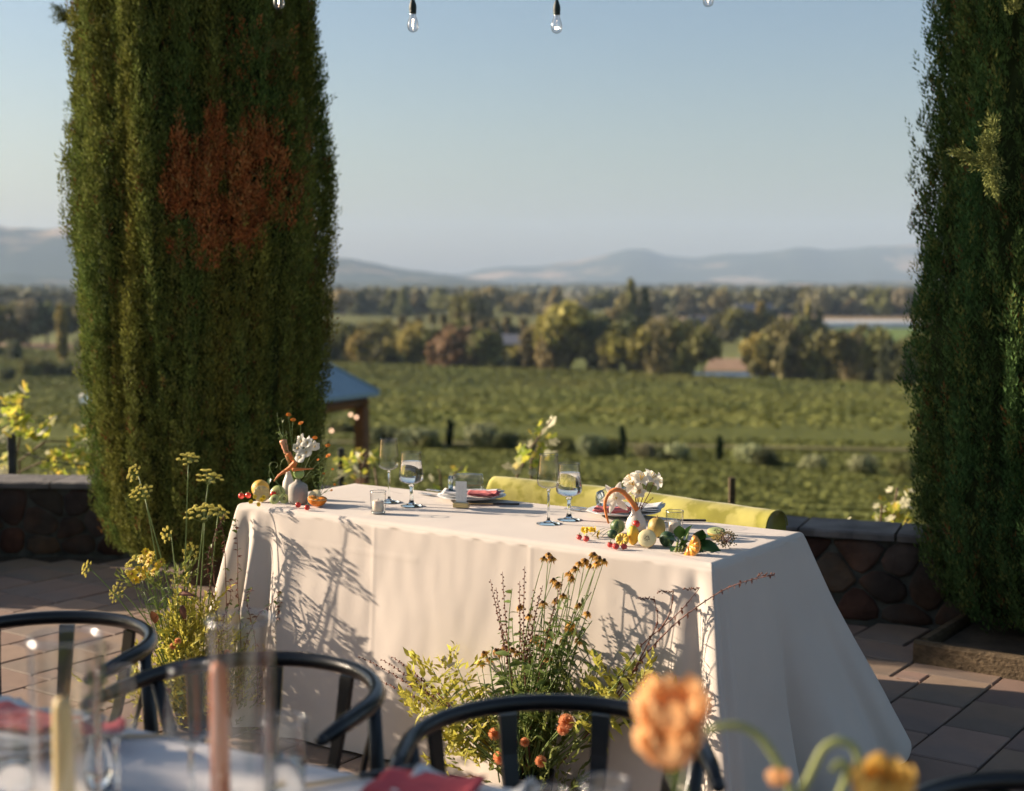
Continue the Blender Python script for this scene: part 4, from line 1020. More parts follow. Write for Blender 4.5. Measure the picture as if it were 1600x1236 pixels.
# ================================================================== CHARTREUSE LOVESEAT
def loveseat():
    # back follows a gentle curve
    pts = [V(-.105,5.66,0), V(.0,5.59,0), V(.18,5.475,0), V(.38,5.32,0), V(.56,5.15,0), V(.74,4.96,0), V(.905,4.775,0)]
    r = thing('loveseat', pts[3], 'curved chartreuse velvet loveseat behind the head table', 'loveseat')
    path = []
    for a, b in zip(pts, pts[1:]):
        for k in range(6): path.append(a.lerp(b, k/6))
    path.append(pts[-1])
    for _ in range(3): path = [path[0]]+[(path[i-1]+path[i]*2+path[i+1])/4 for i in range(1, len(path)-1)]+[path[-1]]
    def shell(zlow, zhigh, th, endround, off=0.0, insetl=0.0):
        g = Geo(); n = len(path); m = 14; vs = []
        for i, p in enumerate(path):
            d = (path[min(i+1, n-1)]-path[max(i-1, 0)]).normalized(); nn = V(d.y, -d.x, 0)
            prof = [(-th/2, zlow)]
            for k in range(m-1):
                a = math.pi*(1-k/(m-2)); prof.append((math.cos(a)*th/2, zhigh-th/2+math.sin(a)*th/2))
            prof.append((th/2, zlow))
            dl = i/(n-1)*1.55
            drop = endround*max(0, 1-dl/.09)**2.2
            for (x, z) in prof:
                e = .004*nz((p.x*9, p.y*9, z*9))+.006*nz((p.x*3.5, z*4, 8)); vs.append(p+nn*(x+off+e)+V(0,0, z-drop*(z-zlow)+e*.8))
        k = m+1
        f = [(i*k+j, (i+1)*k+j, (i+1)*k+(j+1) % k, i*k+(j+1) % k) for i in range(n-1) for j in range(k)]
        f += [tuple(range(k-1, -1, -1)), tuple(range((n-1)*k, n*k))]
        g.add(vs, f, 0); return g
    g = shell(.30, .728, .115, .55); o = g.build('backrest', M['velvet'], r)
    # seam piping at right end
    p = path[-1]; d = (path[-1]-path[-2]).normalized(); nn = V(d.y, -d.x, 0)
    q = Geo(); q.tube([p+d*.003+nn*(math.cos(a)*.0585)+V(0,0,.728-.0575+math.sin(a)*.0585) for a in [math.pi*k/16 for k in range(17)]], .003, 5); q.build('piping', M['velvet'], r)
    mi = int(len(path)*.56); p = path[mi]; d = (path[mi+1]-path[mi-1]).normalized(); nn = V(d.y, -d.x, 0)
    q = Geo(); q.tube([p+nn*.0600+V(0,0,.44)]+[p+nn*(math.cos(a)*.0600)+V(0,0,.728-.0575+math.sin(a)*.0610) for a in [math.pi*k/16 for k in range(17)]]+[p-nn*.0600+V(0,0,.44)], .0030, 5); q.build('piping', M['velvet'], r)
    g = Geo(); n = len(path); vs = []
    for i, p in enumerate(path):
        d = (path[min(i+1, n-1)]-path[max(i-1, 0)]).normalized(); nn = V(d.y, -d.x, 0)
        for (x, z) in ((.05,.26),(.05,.43),(.34,.43),(.36,.41),(.36,.26)): vs.append(p+nn*x+V(0,0,z))
    f = [(i*5+j, (i+1)*5+j, (i+1)*5+(j+1) % 5, i*5+(j+1) % 5) for i in range(n-1) for j in range(5)]+[(4,3,2,1,0), tuple((n-1)*5+k for k in range(5))]
    g.add(vs, f, 0); g.build('seat', M['velvet'], r)
    for (i, x) in ((2,0.0),(2,.3),(n-3,0.0),(n-3,.3)):
        p = path[i]; d = (path[i+1]-path[i]).normalized(); nn = V(d.y, -d.x, 0); c = p+nn*x
        q = Geo(); q.tube([(c.x,c.y,0),(c.x,c.y,.31)], [.014,.022], 10); q.build('leg', M['redwood'], r)
loveseat()

# ================================================================== CHAIRS
def make_chair():
    r = thing('dining_chair', (0,0,0), 'x', 'chair', 'black round-back chairs along the dining table')
    Rr, arm, zr = .246, .12, .742
    pts = [V(-Rr-.006, -.02, zr-.006), V(-Rr-.004, .06, zr-.002)]
    for k in range(25):
        a = math.pi-math.pi*k/24; pts.append(V(math.cos(a)*Rr, arm+math.sin(a)*Rr, zr+.006*math.sin(a)))
    pts += [V(Rr+.004, .06, zr-.002), V(Rr+.006, -.02, zr-.006)]
    rad = [.010,.0138]+[.0148]*25+[.0138,.010]
    g = Geo(); g.tube(pts, rad, 12, sx=1.12); g.build('top_rail', M['black'], r, world=False)
    for s in (1,-1):
        q = Geo(); q.ball((s*(Rr+.006), -.022, zr-.006), (.012,.012,.010), 10, 8); q.build('rail_end', M['black'], r, world=False)
    # seat
    g = Geo(); n = 32
    def ring(k, z): return [(math.copysign(abs(math.cos(t))**.62, math.cos(t))*.235*k, .09+math.copysign(abs(math.sin(t))**.62, math.sin(t))*.225*k, z) for t in [2*math.pi*i/n for i in range(n)]]
    vs = ring(.95,.415)+ring(1,.425)+ring(1,.448)+ring(.96,.458)+ring(.5,.450)
    f = [(a*n+i, a*n+(i+1) % n, (a+1)*n+(i+1) % n, (a+1)*n+i) for a in range(4) for i in range(n)]+[tuple(range(n-1,-1,-1)), tuple(range(4*n, 5*n))]
    g.add(vs, f, 0); g.build('seat', M['black'], r, world=False)
    # flat back slats
    for a in (-58, -20, 20, 58):
        t = R(90+a); top = V(math.cos(t)*Rr, arm+math.sin(t)*Rr, zr-.012); bot = V(math.cos(t)*(Rr-.07), .09+math.sin(t)*.195, .45)
        tang = V(-math.sin(t), math.cos(t), 0); out = V(math.cos(t), math.sin(t), 0); g = Geo(); vs = []
        for (k, w) in ((0,.017),(.25,.0155),(.6,.013),(1,.0115)):
            c = bot.lerp(top, 1-k)+out*.012*math.sin(math.pi*k)
            for (x, y) in ((-w,-.005),(w,-.005),(w,.005),(-w,.005)): vs.append(c+tang*x+out*y)
        f = [(i*4+j, i*4+(j+1) % 4, (i+1)*4+(j+1) % 4, (i+1)*4+j) for i in range(3) for j in range(4)]+[(3,2,1,0),(12,13,14,15)]
        g.add(vs, f, 0, False); g.build('slat', M['black'], r, world=False)
    for s in (1,-1):
        g = Geo(); g.tube([(s*.225,-.10,0),(s*.212,-.08,.43)], [.012,.018], 10); g.build('leg', M['black'], r, world=False)
        g = Geo(); g.tube([(s*.235,.30,0),(s*.215,.25,.43),(s*.244,.175,.735)], [.012,.018,.013], 10); g.build('leg', M['black'], r, world=False)
    g = Geo(); g.box(-.20,.20,-.098,-.078,.37,.41); g.build('apron', M['black'], r, world=False)
    return r
ch = make_chair()
CH = [((-1.055,2.80),(.34,.94),'black round-back chair at far left, in front of the paving'),((-.545,2.45),(.40,.915),'black round-back chair before the left end of the white table'),
      ((.066,2.14),(.03,1),'black round-back chair in front of the middle flower arrangement'),((.74,1.74),(.25,.97),'black round-back chair cut by the bottom right corner')]
for i, ((x, y), b, lab) in enumerate(CH):
    o = ch if i == 0 else copy_tree(ch)
    o.location = (x, y, 0); o.rotation_euler.z = math.atan2(b[1], b[0])-math.pi/2; o['label'] = lab

# ================================================================== FOREGROUND TABLE
F1 = V(.873, -.487, 0).normalized(); F2 = V(F1.y, -F1.x, 0)     # F2 points to the camera
F0 = V(-.206, 2.10, 0)
def FP(s, q, z): return F0+F1*s+F2*q+V(0,0,z)
def front_table():
    s0, s1, wd = -1.9, 1.25, .76; g = Geo(); vs = []; f = []; n = 90; m = 40
    def hgt(s, q): return TZ+.002*nz((s*4, q*4, 2))+.001*nz((s*14, q*14, 2))
    rows = []
    qs = [(-.012, -.30), (-.010, -.2), (-.008, -.1), (-.006, -.02), (-.002, -.005), (.010, 0)]
    for (q, dz) in qs: rows.append((q, dz))
    for k in range(1, m): rows.append((wd*k/m, 0))
    for (q, dz) in [(wd-.01, 0), (wd+.002, -.005), (wd+.006, -.02), (wd+.010, -.2), (wd+.012, -.30)]: rows.append((q, dz))
    for (q, dz) in rows:
        for i in range(n+1):
            s = s0+(s1-s0)*i/n; w = .012*math.sin(s*22)*min(1, abs(dz)*4)+.008*math.sin(s*47+1)*min(1, abs(dz)*4)
            vs.append(FP(s, q+(-w if q < .2 else w), hgt(s, q)+dz))
    f = [(a*(n+1)+i, (a+1)*(n+1)+i, (a+1)*(n+1)+i+1, a*(n+1)+i+1) for a in range(len(rows)-1) for i in range(n)]
    g.add(vs, f, 0); o = g.build('tablecloth', M['linen2'], origin=FP(0,.3,0)); tag(o, 'white cloth on the blurred foreground dining table', 'tablecloth')
    r = thing('dining_table', FP(-.3,.38,0), 'long dining table under a white cloth in the foreground', 'table')
    g = Geo(); a = [FP(s0+.02,.02,0), FP(s1-.02,.02,0), FP(s1-.02,wd-.02,0), FP(s0+.02,wd-.02,0)]
    g.add([p+V(0,0,.72) for p in a]+[p+V(0,0,.748) for p in a], [(3,2,1,0),(4,5,6,7)]+[(i, (i+1) % 4, 4+(i+1) % 4, 4+i) for i in range(4)], 0, False); g.build('tabletop', M['redwood'], r)
    for (s, q) in ((s0+.12,.1),(s1-.12,.1),(s1-.12,wd-.1),(s0+.12,wd-.1)):
        p = FP(s, q, 0); h = Geo(); h.box(p.x-.03,p.x+.03,p.y-.03,p.y+.03,0,.72); h.build('leg', M['redwood'], r)
front_table()

# ================================================================== GLASSES
def glass_parts(r, H, bowl_z0, rmax, rrim, rfoot, fill=0.0, stem=.0036, thick_stem=False):
    n = 32
    # foot + stem: solid glass
    g = Geo(); g.lathe([(0,0),(rfoot,0),(rfoot,.0018),(rfoot*.5,.004),(stem*1.6,.010),(stem,.022),(stem,bowl_z0-.012),(stem*1.9,bowl_z0-.003),(0,bowl_z0-.0005)], n)
    g.build('stem', M['glassthick'], r, world=False)
    hb = H-bowl_z0
    prof = [(0.002,0),(rmax*.50,.003),(rmax*.86,.010),(rmax*.97,.017),(rmax,.026),(rmax+(rrim-rmax)*.33,hb*.5),(rmax+(rrim-rmax)*.68,hb*.76),(rrim,hb)]
    g = Geo(); g.lathe([(a, bowl_z0+b) for a, b in prof], n); g.build('bowl', M['glass'], r, world=False)
    g = Geo(); g.lathe([(rrim+.0006,H-.0004),(rrim,H+.0006),(rrim-.0006,H-.0004)], n); g.build('rim', M['glassrim'], r, world=False)
    if fill > 0:
        zf = hb*fill; q = []
        for a, b in prof:
            if b < zf: q.append((max(0, a-.0016), bowl_z0+b+.0016))
        rr = np.interp(zf, [b for a, b in prof], [a for a, b in prof])-.0016
        q += [(rr, bowl_z0+zf), (0, bowl_z0+zf)]; q = [(0, bowl_z0+.0016)]+q[1:]
        g = Geo(); g.lathe(q, n); g.build('water', M['water'], r, world=False)
def wine_glass(p, lab, grp='wine glasses', sc=1.0):
    r = thing('wine_glass', p, lab, 'wine glass', grp); glass_parts(r, .217*sc, .110*sc, .0365*sc, .029*sc, .038*sc); return r
def water_glass(p, lab, grp='water glasses', fill=.72, sc=1.0):
    r = thing('water_glass', p, lab, 'water glass', grp); glass_parts(r, .180*sc, .074*sc, .042*sc, .033*sc, .037*sc, fill, stem=.006); return r
wine_glass(T(608,784), 'tall empty wine glass left of the name card', 'wine glasses on the head table')
water_glass(T(643,790), 'stemmed glass of water beside the left wine glass', 'water glasses on the head table')
wine_glass(T(857,818), 'tall empty wine glass in front of the loveseat', 'wine glasses on the head table')
water_glass(T(889,812), 'stemmed glass of water in front of the loveseat', 'water glasses on the head table')

# ================================================================== HEAD TABLE SETTINGS
def votive(p, lab, sc=1.0):
    r = thing('votive_candle', p, lab, 'candle')
    g = Geo(); g.lathe([(0,.001),(.022*sc,.001),(.024*sc,.004),(.0265*sc,.072*sc)], 28); g.build('glass_cup', M['glass'], r, world=False)
    g = Geo(); g.lathe([(.0272*sc,.0715*sc),(.0268*sc,.0735*sc),(.0258*sc,.0715*sc)], 28); g.build('rim', M['glassrim'], r, world=False)
    g = Geo(); g.lathe([(0,.0005),(.0215*sc,.0005),(.022*sc,.006),(0,.008)], 28); g.build('base', M['glassrim'], r, world=False)
    g = Geo(); g.lathe([(0,.009),(.0165*sc,.009),(.0185*sc,.012),(.0185*sc,.040*sc),(.016*sc,.042*sc),(0,.041*sc)], 24); g.build('wax', M['wax'], r, world=False)
    g = Geo(); g.tube([(0,0,.040*sc),(.001,0,.048*sc)], .0008, 5); g.build('wick', M['dark'], r, world=False)
votive(T(591,802), 'small cream votive candle in a clear glass cup at table left')
votive(T(1054,836), 'clear glass votive cup half hidden behind the fruit')
def plate(p, rad, lab, name='dinner_plate', m='plate'):
    g = Geo(); g.lathe([(0,.004),(rad*.62,.004),(rad*.68,.006),(rad*.97,.014),(rad,.0155),(rad*.985,.0165),(rad*.68,.009),(rad*.62,.007),(0,.007)], 40)
    o = g.build(name, M[m], world=False); o.location = p; ORG[o.name] = Vector(p); return tag(o, lab, 'plate', 'plates')
def napkin(c, w, d, rz, lab, m, z=.0, thick=.006, curl=.012, seed=0, layers=3, name='napkin'):
    g = Geo()
    for L_ in range(layers):
        n, k = 18, 10; vs = []; ww = w*(1-.05*L_); dd = d*(1-.07*L_)
        for sgn in (1, -1):
            for j in range(k+1):
                for i in range(n+1):
                    u = i/n-.5; v = j/k-.5
                    h = curl*(abs(u)*2)**3*(.5+nz((u*2+seed, v*2, L_)))+.004*nz((u*5+seed, v*5, L_*3+1))
                    vs.append((u*ww+.006*L_*math.sin(seed+L_), v*dd, L_*thick*.72+h+(thick*.33 if sgn > 0 else 0)))
        N0 = (n+1)*(k+1); f = []
        for j in range(k):
            for i in range(n):
                q = j*(n+1)+i; f += [(q, q+1, q+n+2, q+n+1), (N0+q+n+1, N0+q+n+2, N0+q+1, N0+q)]
        edge = [i for i in range(n)]
        for i in range(n): f += [(i+1, i, N0+i, N0+i+1), (k*(n+1)+i, k*(n+1)+i+1, N0+k*(n+1)+i+1, N0+k*(n+1)+i)]
        for j in range(k): q = j*(n+1); f += [(q, q+n+1, N0+q+n+1, N0+q), (q+n+n+1, q+n, N0+q+n, N0+q+n+n+1)]
        g.add(vs, f, 0)
    o = g.build(name, M[m], world=False); o.location = (c[0], c[1], c[2]+z); o.rotation_euler.z = rz; ORG[o.name] = Vector(o.location)
    return tag(o, lab, 'napkin', 'napkins')
def knife(p, ang, lab, handle='black', L=.21, zoff=.004):
    r = thing('table_knife', V(p[0], p[1], p[2]+zoff), lab, 'knife', 'knives', rz=ang)
    g = Geo(); g.box(0, .09, -.0045, .0045, -.003, .004, 0, .0015); g.build('handle', M[handle], r, world=False)
    g = Geo(); g.add([(0,-.003,-.001),(-.10,-.008,-.001),(-.118,-.002,-.001),(-.112,.004,-.001),(0,.003,-.001),(0,-.003,.001),(-.10,-.008,.001),(-.118,-.002,.001),(-.112,.004,.001),(0,.003,.001)], [(4,3,2,1,0),(5,6,7,8,9)]+[(i,(i+1)%5,5+(i+1)%5,5+i) for i in range(5)], 0, False); g.build('blade', M['gold'], r, world=False)
def fork(p, ang, lab, zoff=.004, m='steel'):
    r = thing('table_fork', V(p[0], p[1], p[2]+zoff), lab, 'fork', 'forks', rz=ang)
    g = Geo(); g.tube([(.10,0,.0),(.03,0,.003),(-.02,0,.001)], [.004,.002,.002], 6); g.box(-.045,-.02,-.009,.009,-.001,.001); g.build('handle', M[m], r, world=False)
    for k in range(4): q = Geo(); q.box(-.085,-.045,-.0085+.0052*k,-.0065+.0052*k,-.001,.001); q.build('tine', M[m], r, world=False)
tdir = math.atan2(E1.y, E1.x)
pc = T(737,780); plate(pc, .120, 'pale grey dinner plate under the pink napkin beside the name card')
napkin(pc, .20, .13, tdir+.3, 'white napkin folded on the left dinner plate', 'white', z=.016, seed=1)
napkin(T(757,774,TZ+.03), .105, .085, tdir+.55, 'coral pink napkin folded on the left dinner plate', 'pink', z=.004, seed=4, layers=2, curl=.004)
fork(T(680,776), tdir-.2, 'silver fork left of the name card plate'); fork(T(694,770), tdir-.1, 'silver fork nearest the left dinner plate')
knife(T(770,789), tdir+.52, 'knife with black handle right of the name card')
p2 = T(975,804); plate(p2, .120, 'pale dinner plate behind the white lilies')
napkin(T(985,802), .21, .13, tdir+.35, 'white napkin folded behind the white lilies', 'white', z=.017, seed=7)
napkin(T(958,800,TZ+.03), .115, .085, tdir+.35, 'coral pink napkin behind the white lilies', 'pink', z=.004, seed=9, layers=2, curl=.004)
fork(T(915,800), tdir-.1, 'silver fork beside the right dinner plate'); fork(T(925,797), tdir, 'silver fork touching the right dinner plate')
knife(T(1058,815), tdir+.55, 'knife with black handle behind the leafy greens')
def card():
    p = T(722,793); r = thing('name_card', p, 'white name card standing in a small pale gold holder', 'name card', None, rz=tdir+.35)
    g = Geo(); g.box(-.030,.024,-.010,.010,0,.017,0,.0015); g.build('holder', M['brass'], r, world=False)
    g = Geo(); g.box(-.022,.016,-.0008,.0008,.0172,.088); g.build('card', M['card'], r, world=False)
    rs = random.Random(3)
    # faint handwriting running up the card
    for k in range(3):
        pts = []; 
        for i in range(9): t = i/8; pts.append((-.012+.012*k+.0035*math.sin(i*2.3+k)+.004*t, -.0011, .028+.045*t))
        h = Geo(); h.tube(pts, .00035, 4); h.build('handwriting', M['ink'], r, world=False)
card()
def lying_glass(p, ang, lab):
    r = thing('tumbler', p+V(0,0,.036), lab, 'glass', 'glasses lying on plates', rz=ang)
    g = Geo(); g.lathe([(.020,0),(.030,.004),(.036,.02),(.036,.07),(.033,.105)], 28); g.xf(Matrix.Rotation(R(90), 4, 'Y')); g.build('bowl', M['glass'], r, world=False)
    g = Geo(); g.lathe([(.0336,.1045),(.033,.1062),(.0324,.1045)], 28); g.xf(Matrix.Rotation(R(90), 4, 'Y')); g.build('rim', M['glassrim'], r, world=False)
    g = Geo(); 
    for k in range(3): g.lathe([(0,-.012),(.026-.003*k,-.012+.006*k),(.030,-.004+.003*k),(.012,.0)], 10)
    g.xf(Matrix.Rotation(R(90), 4, 'Y')); g.build('foot', M['glassthick'], r, world=False)
lying_glass(T(706,772,TZ+.018), tdir+.75, 'clear glass lying on its side on the left dinner plate')
lying_glass(T(940,797,TZ+.018), tdir+.9, 'clear glass lying behind the white lilies')

# ================================================================== FRUIT
def solid(name, p, r, m, lab, cat, lump=.05, squash=1.0, sink=.92, calyx=None, grp=None, seed=0):
    o = thing(name, p, lab, cat, grp)
    g = Geo(); g.ball((0,0,r*squash*sink), (r, r, r*squash), 24, 16, lump=lump, seed=seed); g.build('skin', M[m], o, world=False)
    if calyx:
        q = Geo(); z = r*squash*(1+sink)-.001
        q.tube([(0,0,z-.003),(.002,.001,z+.006)], .0012, 5)
        for k in range(5): a = k*1.257; q.add([(0,0,z),(.005*math.cos(a-.3),.005*math.sin(a-.3),z+.001),(.010*math.cos(a),.010*math.sin(a),z),(.005*math.cos(a+.3),.005*math.sin(a+.3),z+.001)], [(0,1,2,3)], 0)
        q.build('calyx', M[calyx], o, world=False)
    return o
def half_fruit(name, p, r, normal, rind, flesh, lab, cat, seg=10, core='pith', squash=1.0, seeds=False, wedge=False, grp=None):
    """a cut fruit: half globe of rind, pale pith disc, raised wedges of pulp. normal = direction the cut faces"""
    o = thing(name, p, lab, cat, grp); n = Vector(normal).normalized(); Q = n.to_track_quat('Z', 'Y').to_matrix().to_4x4(); Q = Matrix.Translation((0,0,0)) @ Q
    g = Geo(); L = []
    for k in range(9): a = math.pi/2*k/8; L.append((r*math.sin(a), -r*squash*math.cos(a)))
    g.lathe(L, 28); g.xf(Q); lo = min(v[2] for v in g.v)
    up = Matrix.Translation((0,0,-lo*.97)); g.xf(up); g.build('rind', M[rind], o, world=False)
    g = Geo(); g.lathe([(r,0),(r*.985,.0008),(0,.0008)], 28); g.xf(up @ Q); g.build('pith', M[core], o, world=False)
    if seg:
        for k in range(seg):
            a0, a1 = 2*math.pi*(k+.02)/seg, 2*math.pi*(k+.98)/seg; q = Geo(); am = (a0+a1)/2
            vs = [(r*.12*math.cos(am), r*.12*math.sin(am), .001)]
            arc = [(r*.92*math.cos(a0+(a1-a0)*i/5)*(1-.05*(i in (0,5))), r*.92*math.sin(a0+(a1-a0)*i/5)*(1-.05*(i in (0,5)))) for i in range(6)]
            vs += [(x, y, .001) for x, y in arc]; vs += [(vs[0][0]*1.6, vs[0][1]*1.6, .0026)]+[(x*.99, y*.99, .0016) for x, y in arc]
            f = [(7,)+tuple(range(8,14))]+[(i, (i+1) % 7, 7+(i+1) % 7, 7+i) for i in range(7)]
            q.add(vs, f, 0); q.xf(up @ Q); q.build('pulp_segment', M[flesh], o, world=False)
    else:
        g = Geo(); g.lathe([(r*.93,.001),(r*.9,.0018),(r*.35,.0022),(0,.002)], 28); g.xf(up @ Q); g.build('flesh', M[flesh], o, world=False)
        if seeds:
            g = Geo()
            for k in range(14): a = k*.449; g.ball((r*.22*math.cos(a)*(1+.3*math.sin(k*5)), r*.22*math.sin(a)*(1+.3*math.sin(k*3)), .0024), (.0016,.0011,.0008), 6, 4)
            g.xf(up @ Q); g.build('seeds', M['seed'], o, world=False, kind='stuff')
    return o
CAMD = V(.1,-1,.15)
# --- left still life
solid('grapefruit', T(407,776), .031, 'lemon', 'whole yellow citrus fruit at the left corner of the table', 'fruit', .03, seed=1)
half_fruit('lemon_half', T(409,784), .0285, (.12,-1,.25), 'lemon', 'pulp', 'cut lemon half leaning before the whole citrus', 'fruit')
solid('cherry_tomato', T(377,779), .0105, 'tomato', 'cherry tomato nearest the left corner of the table', 'tomato', 0, calyx='stem', grp='cherry tomatoes', seed=2)
solid('cherry_tomato', T(388,778), .0105, 'tomato', 'cherry tomato touching the cut lemon on its left', 'tomato', 0, calyx='stem', grp='cherry tomatoes', seed=3)
solid('cherry_tomato', T(427,776,TZ+.014), .0100, 'tomato', 'cherry tomato lying on the melon slices', 'tomato', 0, calyx='stem', grp='cherry tomatoes', seed=4)
solid('cherry_tomato', T(466,793), .0095, 'tomato', 'cherry tomato in front of the grey vase', 'tomato', 0, calyx='stem', grp='cherry tomatoes', seed=5)
solid('cherry_tomato', T(480,797), .0095, 'tomato', 'cherry tomato nearest the table edge by the orange bowl', 'tomato', 0, calyx='stem', grp='cherry tomatoes', seed=6)
half_fruit('melon_half', T(434,781), .026, (-.2,-1,.35), 'lime', 'kiwi', 'cut green melon half between lemon and grey vase', 'fruit', seg=0, core='lime', seeds=True)
half_fruit('cucumber_slice', T(429,787), .0175, (-.1,-1,.5), 'leaf_d', 'kiwi', 'green cucumber slice before the melon half', 'vegetable slice', seg=0, squash=.25, core='lime', seeds=True)
half_fruit('cucumber_slice', T(444,786), .0175, (.35,-1,.6), 'leaf_d', 'kiwi', 'green cucumber slice leaning on the grey vase', 'vegetable slice', seg=0, squash=.25, core='lime', seeds=True)
half_fruit('orange_half', T(496,791), .0330, (.1,-.12,1), 'orange_rind', 'orange', 'hollow orange half holding wild flowers, right of vase', 'fruit', squash=.85)
half_fruit('melon_slice', T(492,785,TZ+.012), .024, (-.3,-.9,.5), 'lime', 'quince', 'pale green fruit slice standing behind the orange half', 'fruit', seg=0, squash=.3, seeds=True)
def vase(p, prof, lab, m, n=28, facet=0):
    r = thing('bud_vase', p, lab, 'vase'); g = Geo(); g.lathe(prof, facet or n)
    if facet:
        for i in range(len(g.sm)): g.sm[i] = True
    g.build('body', M[m], r, world=False); return r
VL = T(466,786)
vase(VL, [(0,0),(.030,0),(.0335,.004),(.0335,.052),(.031,.062),(.018,.071),(.010,.075),(.0095,.082),(.0075,.082),(.007,.03),(0,.03)], 'beige grey stoneware vase with square shoulders', 'ceramic')
vase(T(452,778), [(0,0),(.022,0),(.026,.004),(.022,.055),(.012,.080),(.010,.088),(.0125,.092),(.010,.092),(.008,.04),(0,.04)], 'pale tapered bud vase behind the grey vase', 'ceramic2')
lm = W(467,740,VL.y-.012); o = thing('green_plum', lm, 'small green plum perched on the mouth of the grey vase', 'fruit'); g = Geo(); g.ball((0,0,0), .0185, 20, 14); g.build('skin', M['lime'], o, world=False)

def carrot(pts, rad, m, lab, Y, name='carrot', leaf=True):
    ps = [W(x, y, Y) for x, y in pts]; r = thing(name, ps[0], lab, 'carrot', 'carrots')
    n = 14; path = []; rr = []
    for i in range(n+1):
        t = i/n*(len(ps)-1); k = min(int(t), len(ps)-2); path.append(ps[k].lerp(ps[k+1], t-k)); q = i/n; rr.append(rad*(1-.85*q)*(1+.08*math.sin(i*2.7)))
    for _ in range(2): path = [path[0]]+[(path[i-1]+path[i]*2+path[i+1])/4 for i in range(1, n)]+[path[-1]]
    g = Geo(); g.tube([path[0]-(path[1]-path[0])*.25]+path, [rr[0]*.5]+rr, 10); g.build('root', M[m], r)
    if leaf:
        g = Geo(); d = (path[0]-path[1]).normalized()
        for k in range(4): g.tube([path[0], path[0]+d*.012+V(U(-.004,.004),U(-.004,.004),0), path[0]+d*U(.02,.028)+V(U(-.008,.008),U(-.006,.006),.003)], [.0018,.0013,.0008], 5)
        g.build('leaf_stubs', M['stem'], r)
yl = VL.y-.01
carrot([(442,688),(447,705),(452,722),(457,745)], .0125, 'carrot2', 'plump pale carrot standing upright in the left vase', yl+.02)
carrot([(462,722),(452,732),(436,742),(428,752)], .0095, 'carrot', 'orange carrot leaning left over the grey vase', yl-.01)
carrot([(457,734),(470,733),(480,733),(490,732)], .0065, 'carrot', 'thin orange carrot pointing right over the grey vase', yl-.02, leaf=False)
carrot([(450,708),(456,716),(462,728),(466,740)], .010, 'carrot', 'orange carrot behind the white orchids', yl+.015)

M['stem_p'] = mat('pale_green_stem', (.34,.38,.14), .5, .1, 30, trans=.3)
# ------------------------------------------------------------------ botanical kit
def spath(a, b, bend, n=10):
    a, b = Vector(a), Vector(b); m = (a+b)/2+Vector(bend); out = []
    for i in range(n+1): t = i/n; out.append(a*(1-t)**2+m*2*t*(1-t)+b*t*t)
    return out
def stem_part(parent, a, b, bend=(0,0,0), r0=.0022, r1=.0010, m='stem', n=10):
    pts = spath(a, b, bend, n); g = Geo(); g.tube(pts, [r0+(r1-r0)*i/n for i in range(n+1)], 6); g.build('stem', M[m], parent); return pts
def leaf_geo(L, w, fold=.25, droop=.3, lobes=0, serr=0):
    g = Geo(); n = 8; vs = []
    for i in range(n+1):
        t = i/n; ww = w*math.sin(math.pi*min(1, t**.75*.98+.01))*(1+serr*(.25 if i % 2 else -.1)); x = L*t; z = -droop*L*t*t
        vs += [(x, -ww, z+abs(ww)*fold), (x, 0, z), (x, ww, z+abs(ww)*fold)]
    f = [(i*3+j, (i+1)*3+j, (i+1)*3+j+1, i*3+j+1) for i in range(n) for j in range(2)]
    return g.add(vs, f, 0)
def vine_leaf_geo(s):
    """five-lobed leaf with a toothed outline and folded veins"""
    g = Geo(); n = 30; vs = [(0,0,0)]
    for i in range(n+1):
        a = R(-158)+R(316)*i/n; rr = s*(.62+.30*abs(math.cos(a*2.5/1.0*.98))**.8+.05*(-1)**i)*(1.0-.10*abs(a)/3)
        vs.append((rr*math.cos(a)+s*.1, rr*math.sin(a), -.10*s*(rr/s)**2+.07*s*math.cos(a*5)))
    g.add(vs, [(0, i, i+1) for i in range(1, n+1)], 0); return g
TM = {}
def tmpl(key, fn, mats):
    if key not in TM:
        o = fn().build('template', [M[m] for m in mats], world=False); TM[key] = o.data; bpy.data.objects.remove(o)
    return TM[key]
def put(name, mesh, parent, p, d=(0,0,1), up=(0,0,1), s=1.0, roll=None, label=None, mats=None):
    """a part whose local +X (leaves) or +Z (heads) points along d"""
    o = bpy.data.objects.new(name, mesh); COL.objects.link(o); o.parent = parent
    off = ORG.get(parent.name, V(0,0,0)) if parent else V(0,0,0)
    d = Vector(d).normalized()
    ax = 'X' if name in LEAFY else 'Z'
    q = d.to_track_quat(ax, 'Z' if ax == 'X' else 'Y')
    if roll is None: roll = U(0, 6.28) if ax == 'Z' else U(-.7, .7)
    mrot = Matrix.Rotation(roll, 3, d) @ q.to_matrix()
    o.matrix_local = Matrix.Translation(Vector(p)-off) @ mrot.to_4x4() @ Matrix.Scale(s, 4)
    if label: o['label'] = label
    return o
LEAFY = {'leaf', 'petal', 'pale_leaf', 'russet_leaf', 'dark_leaf'}
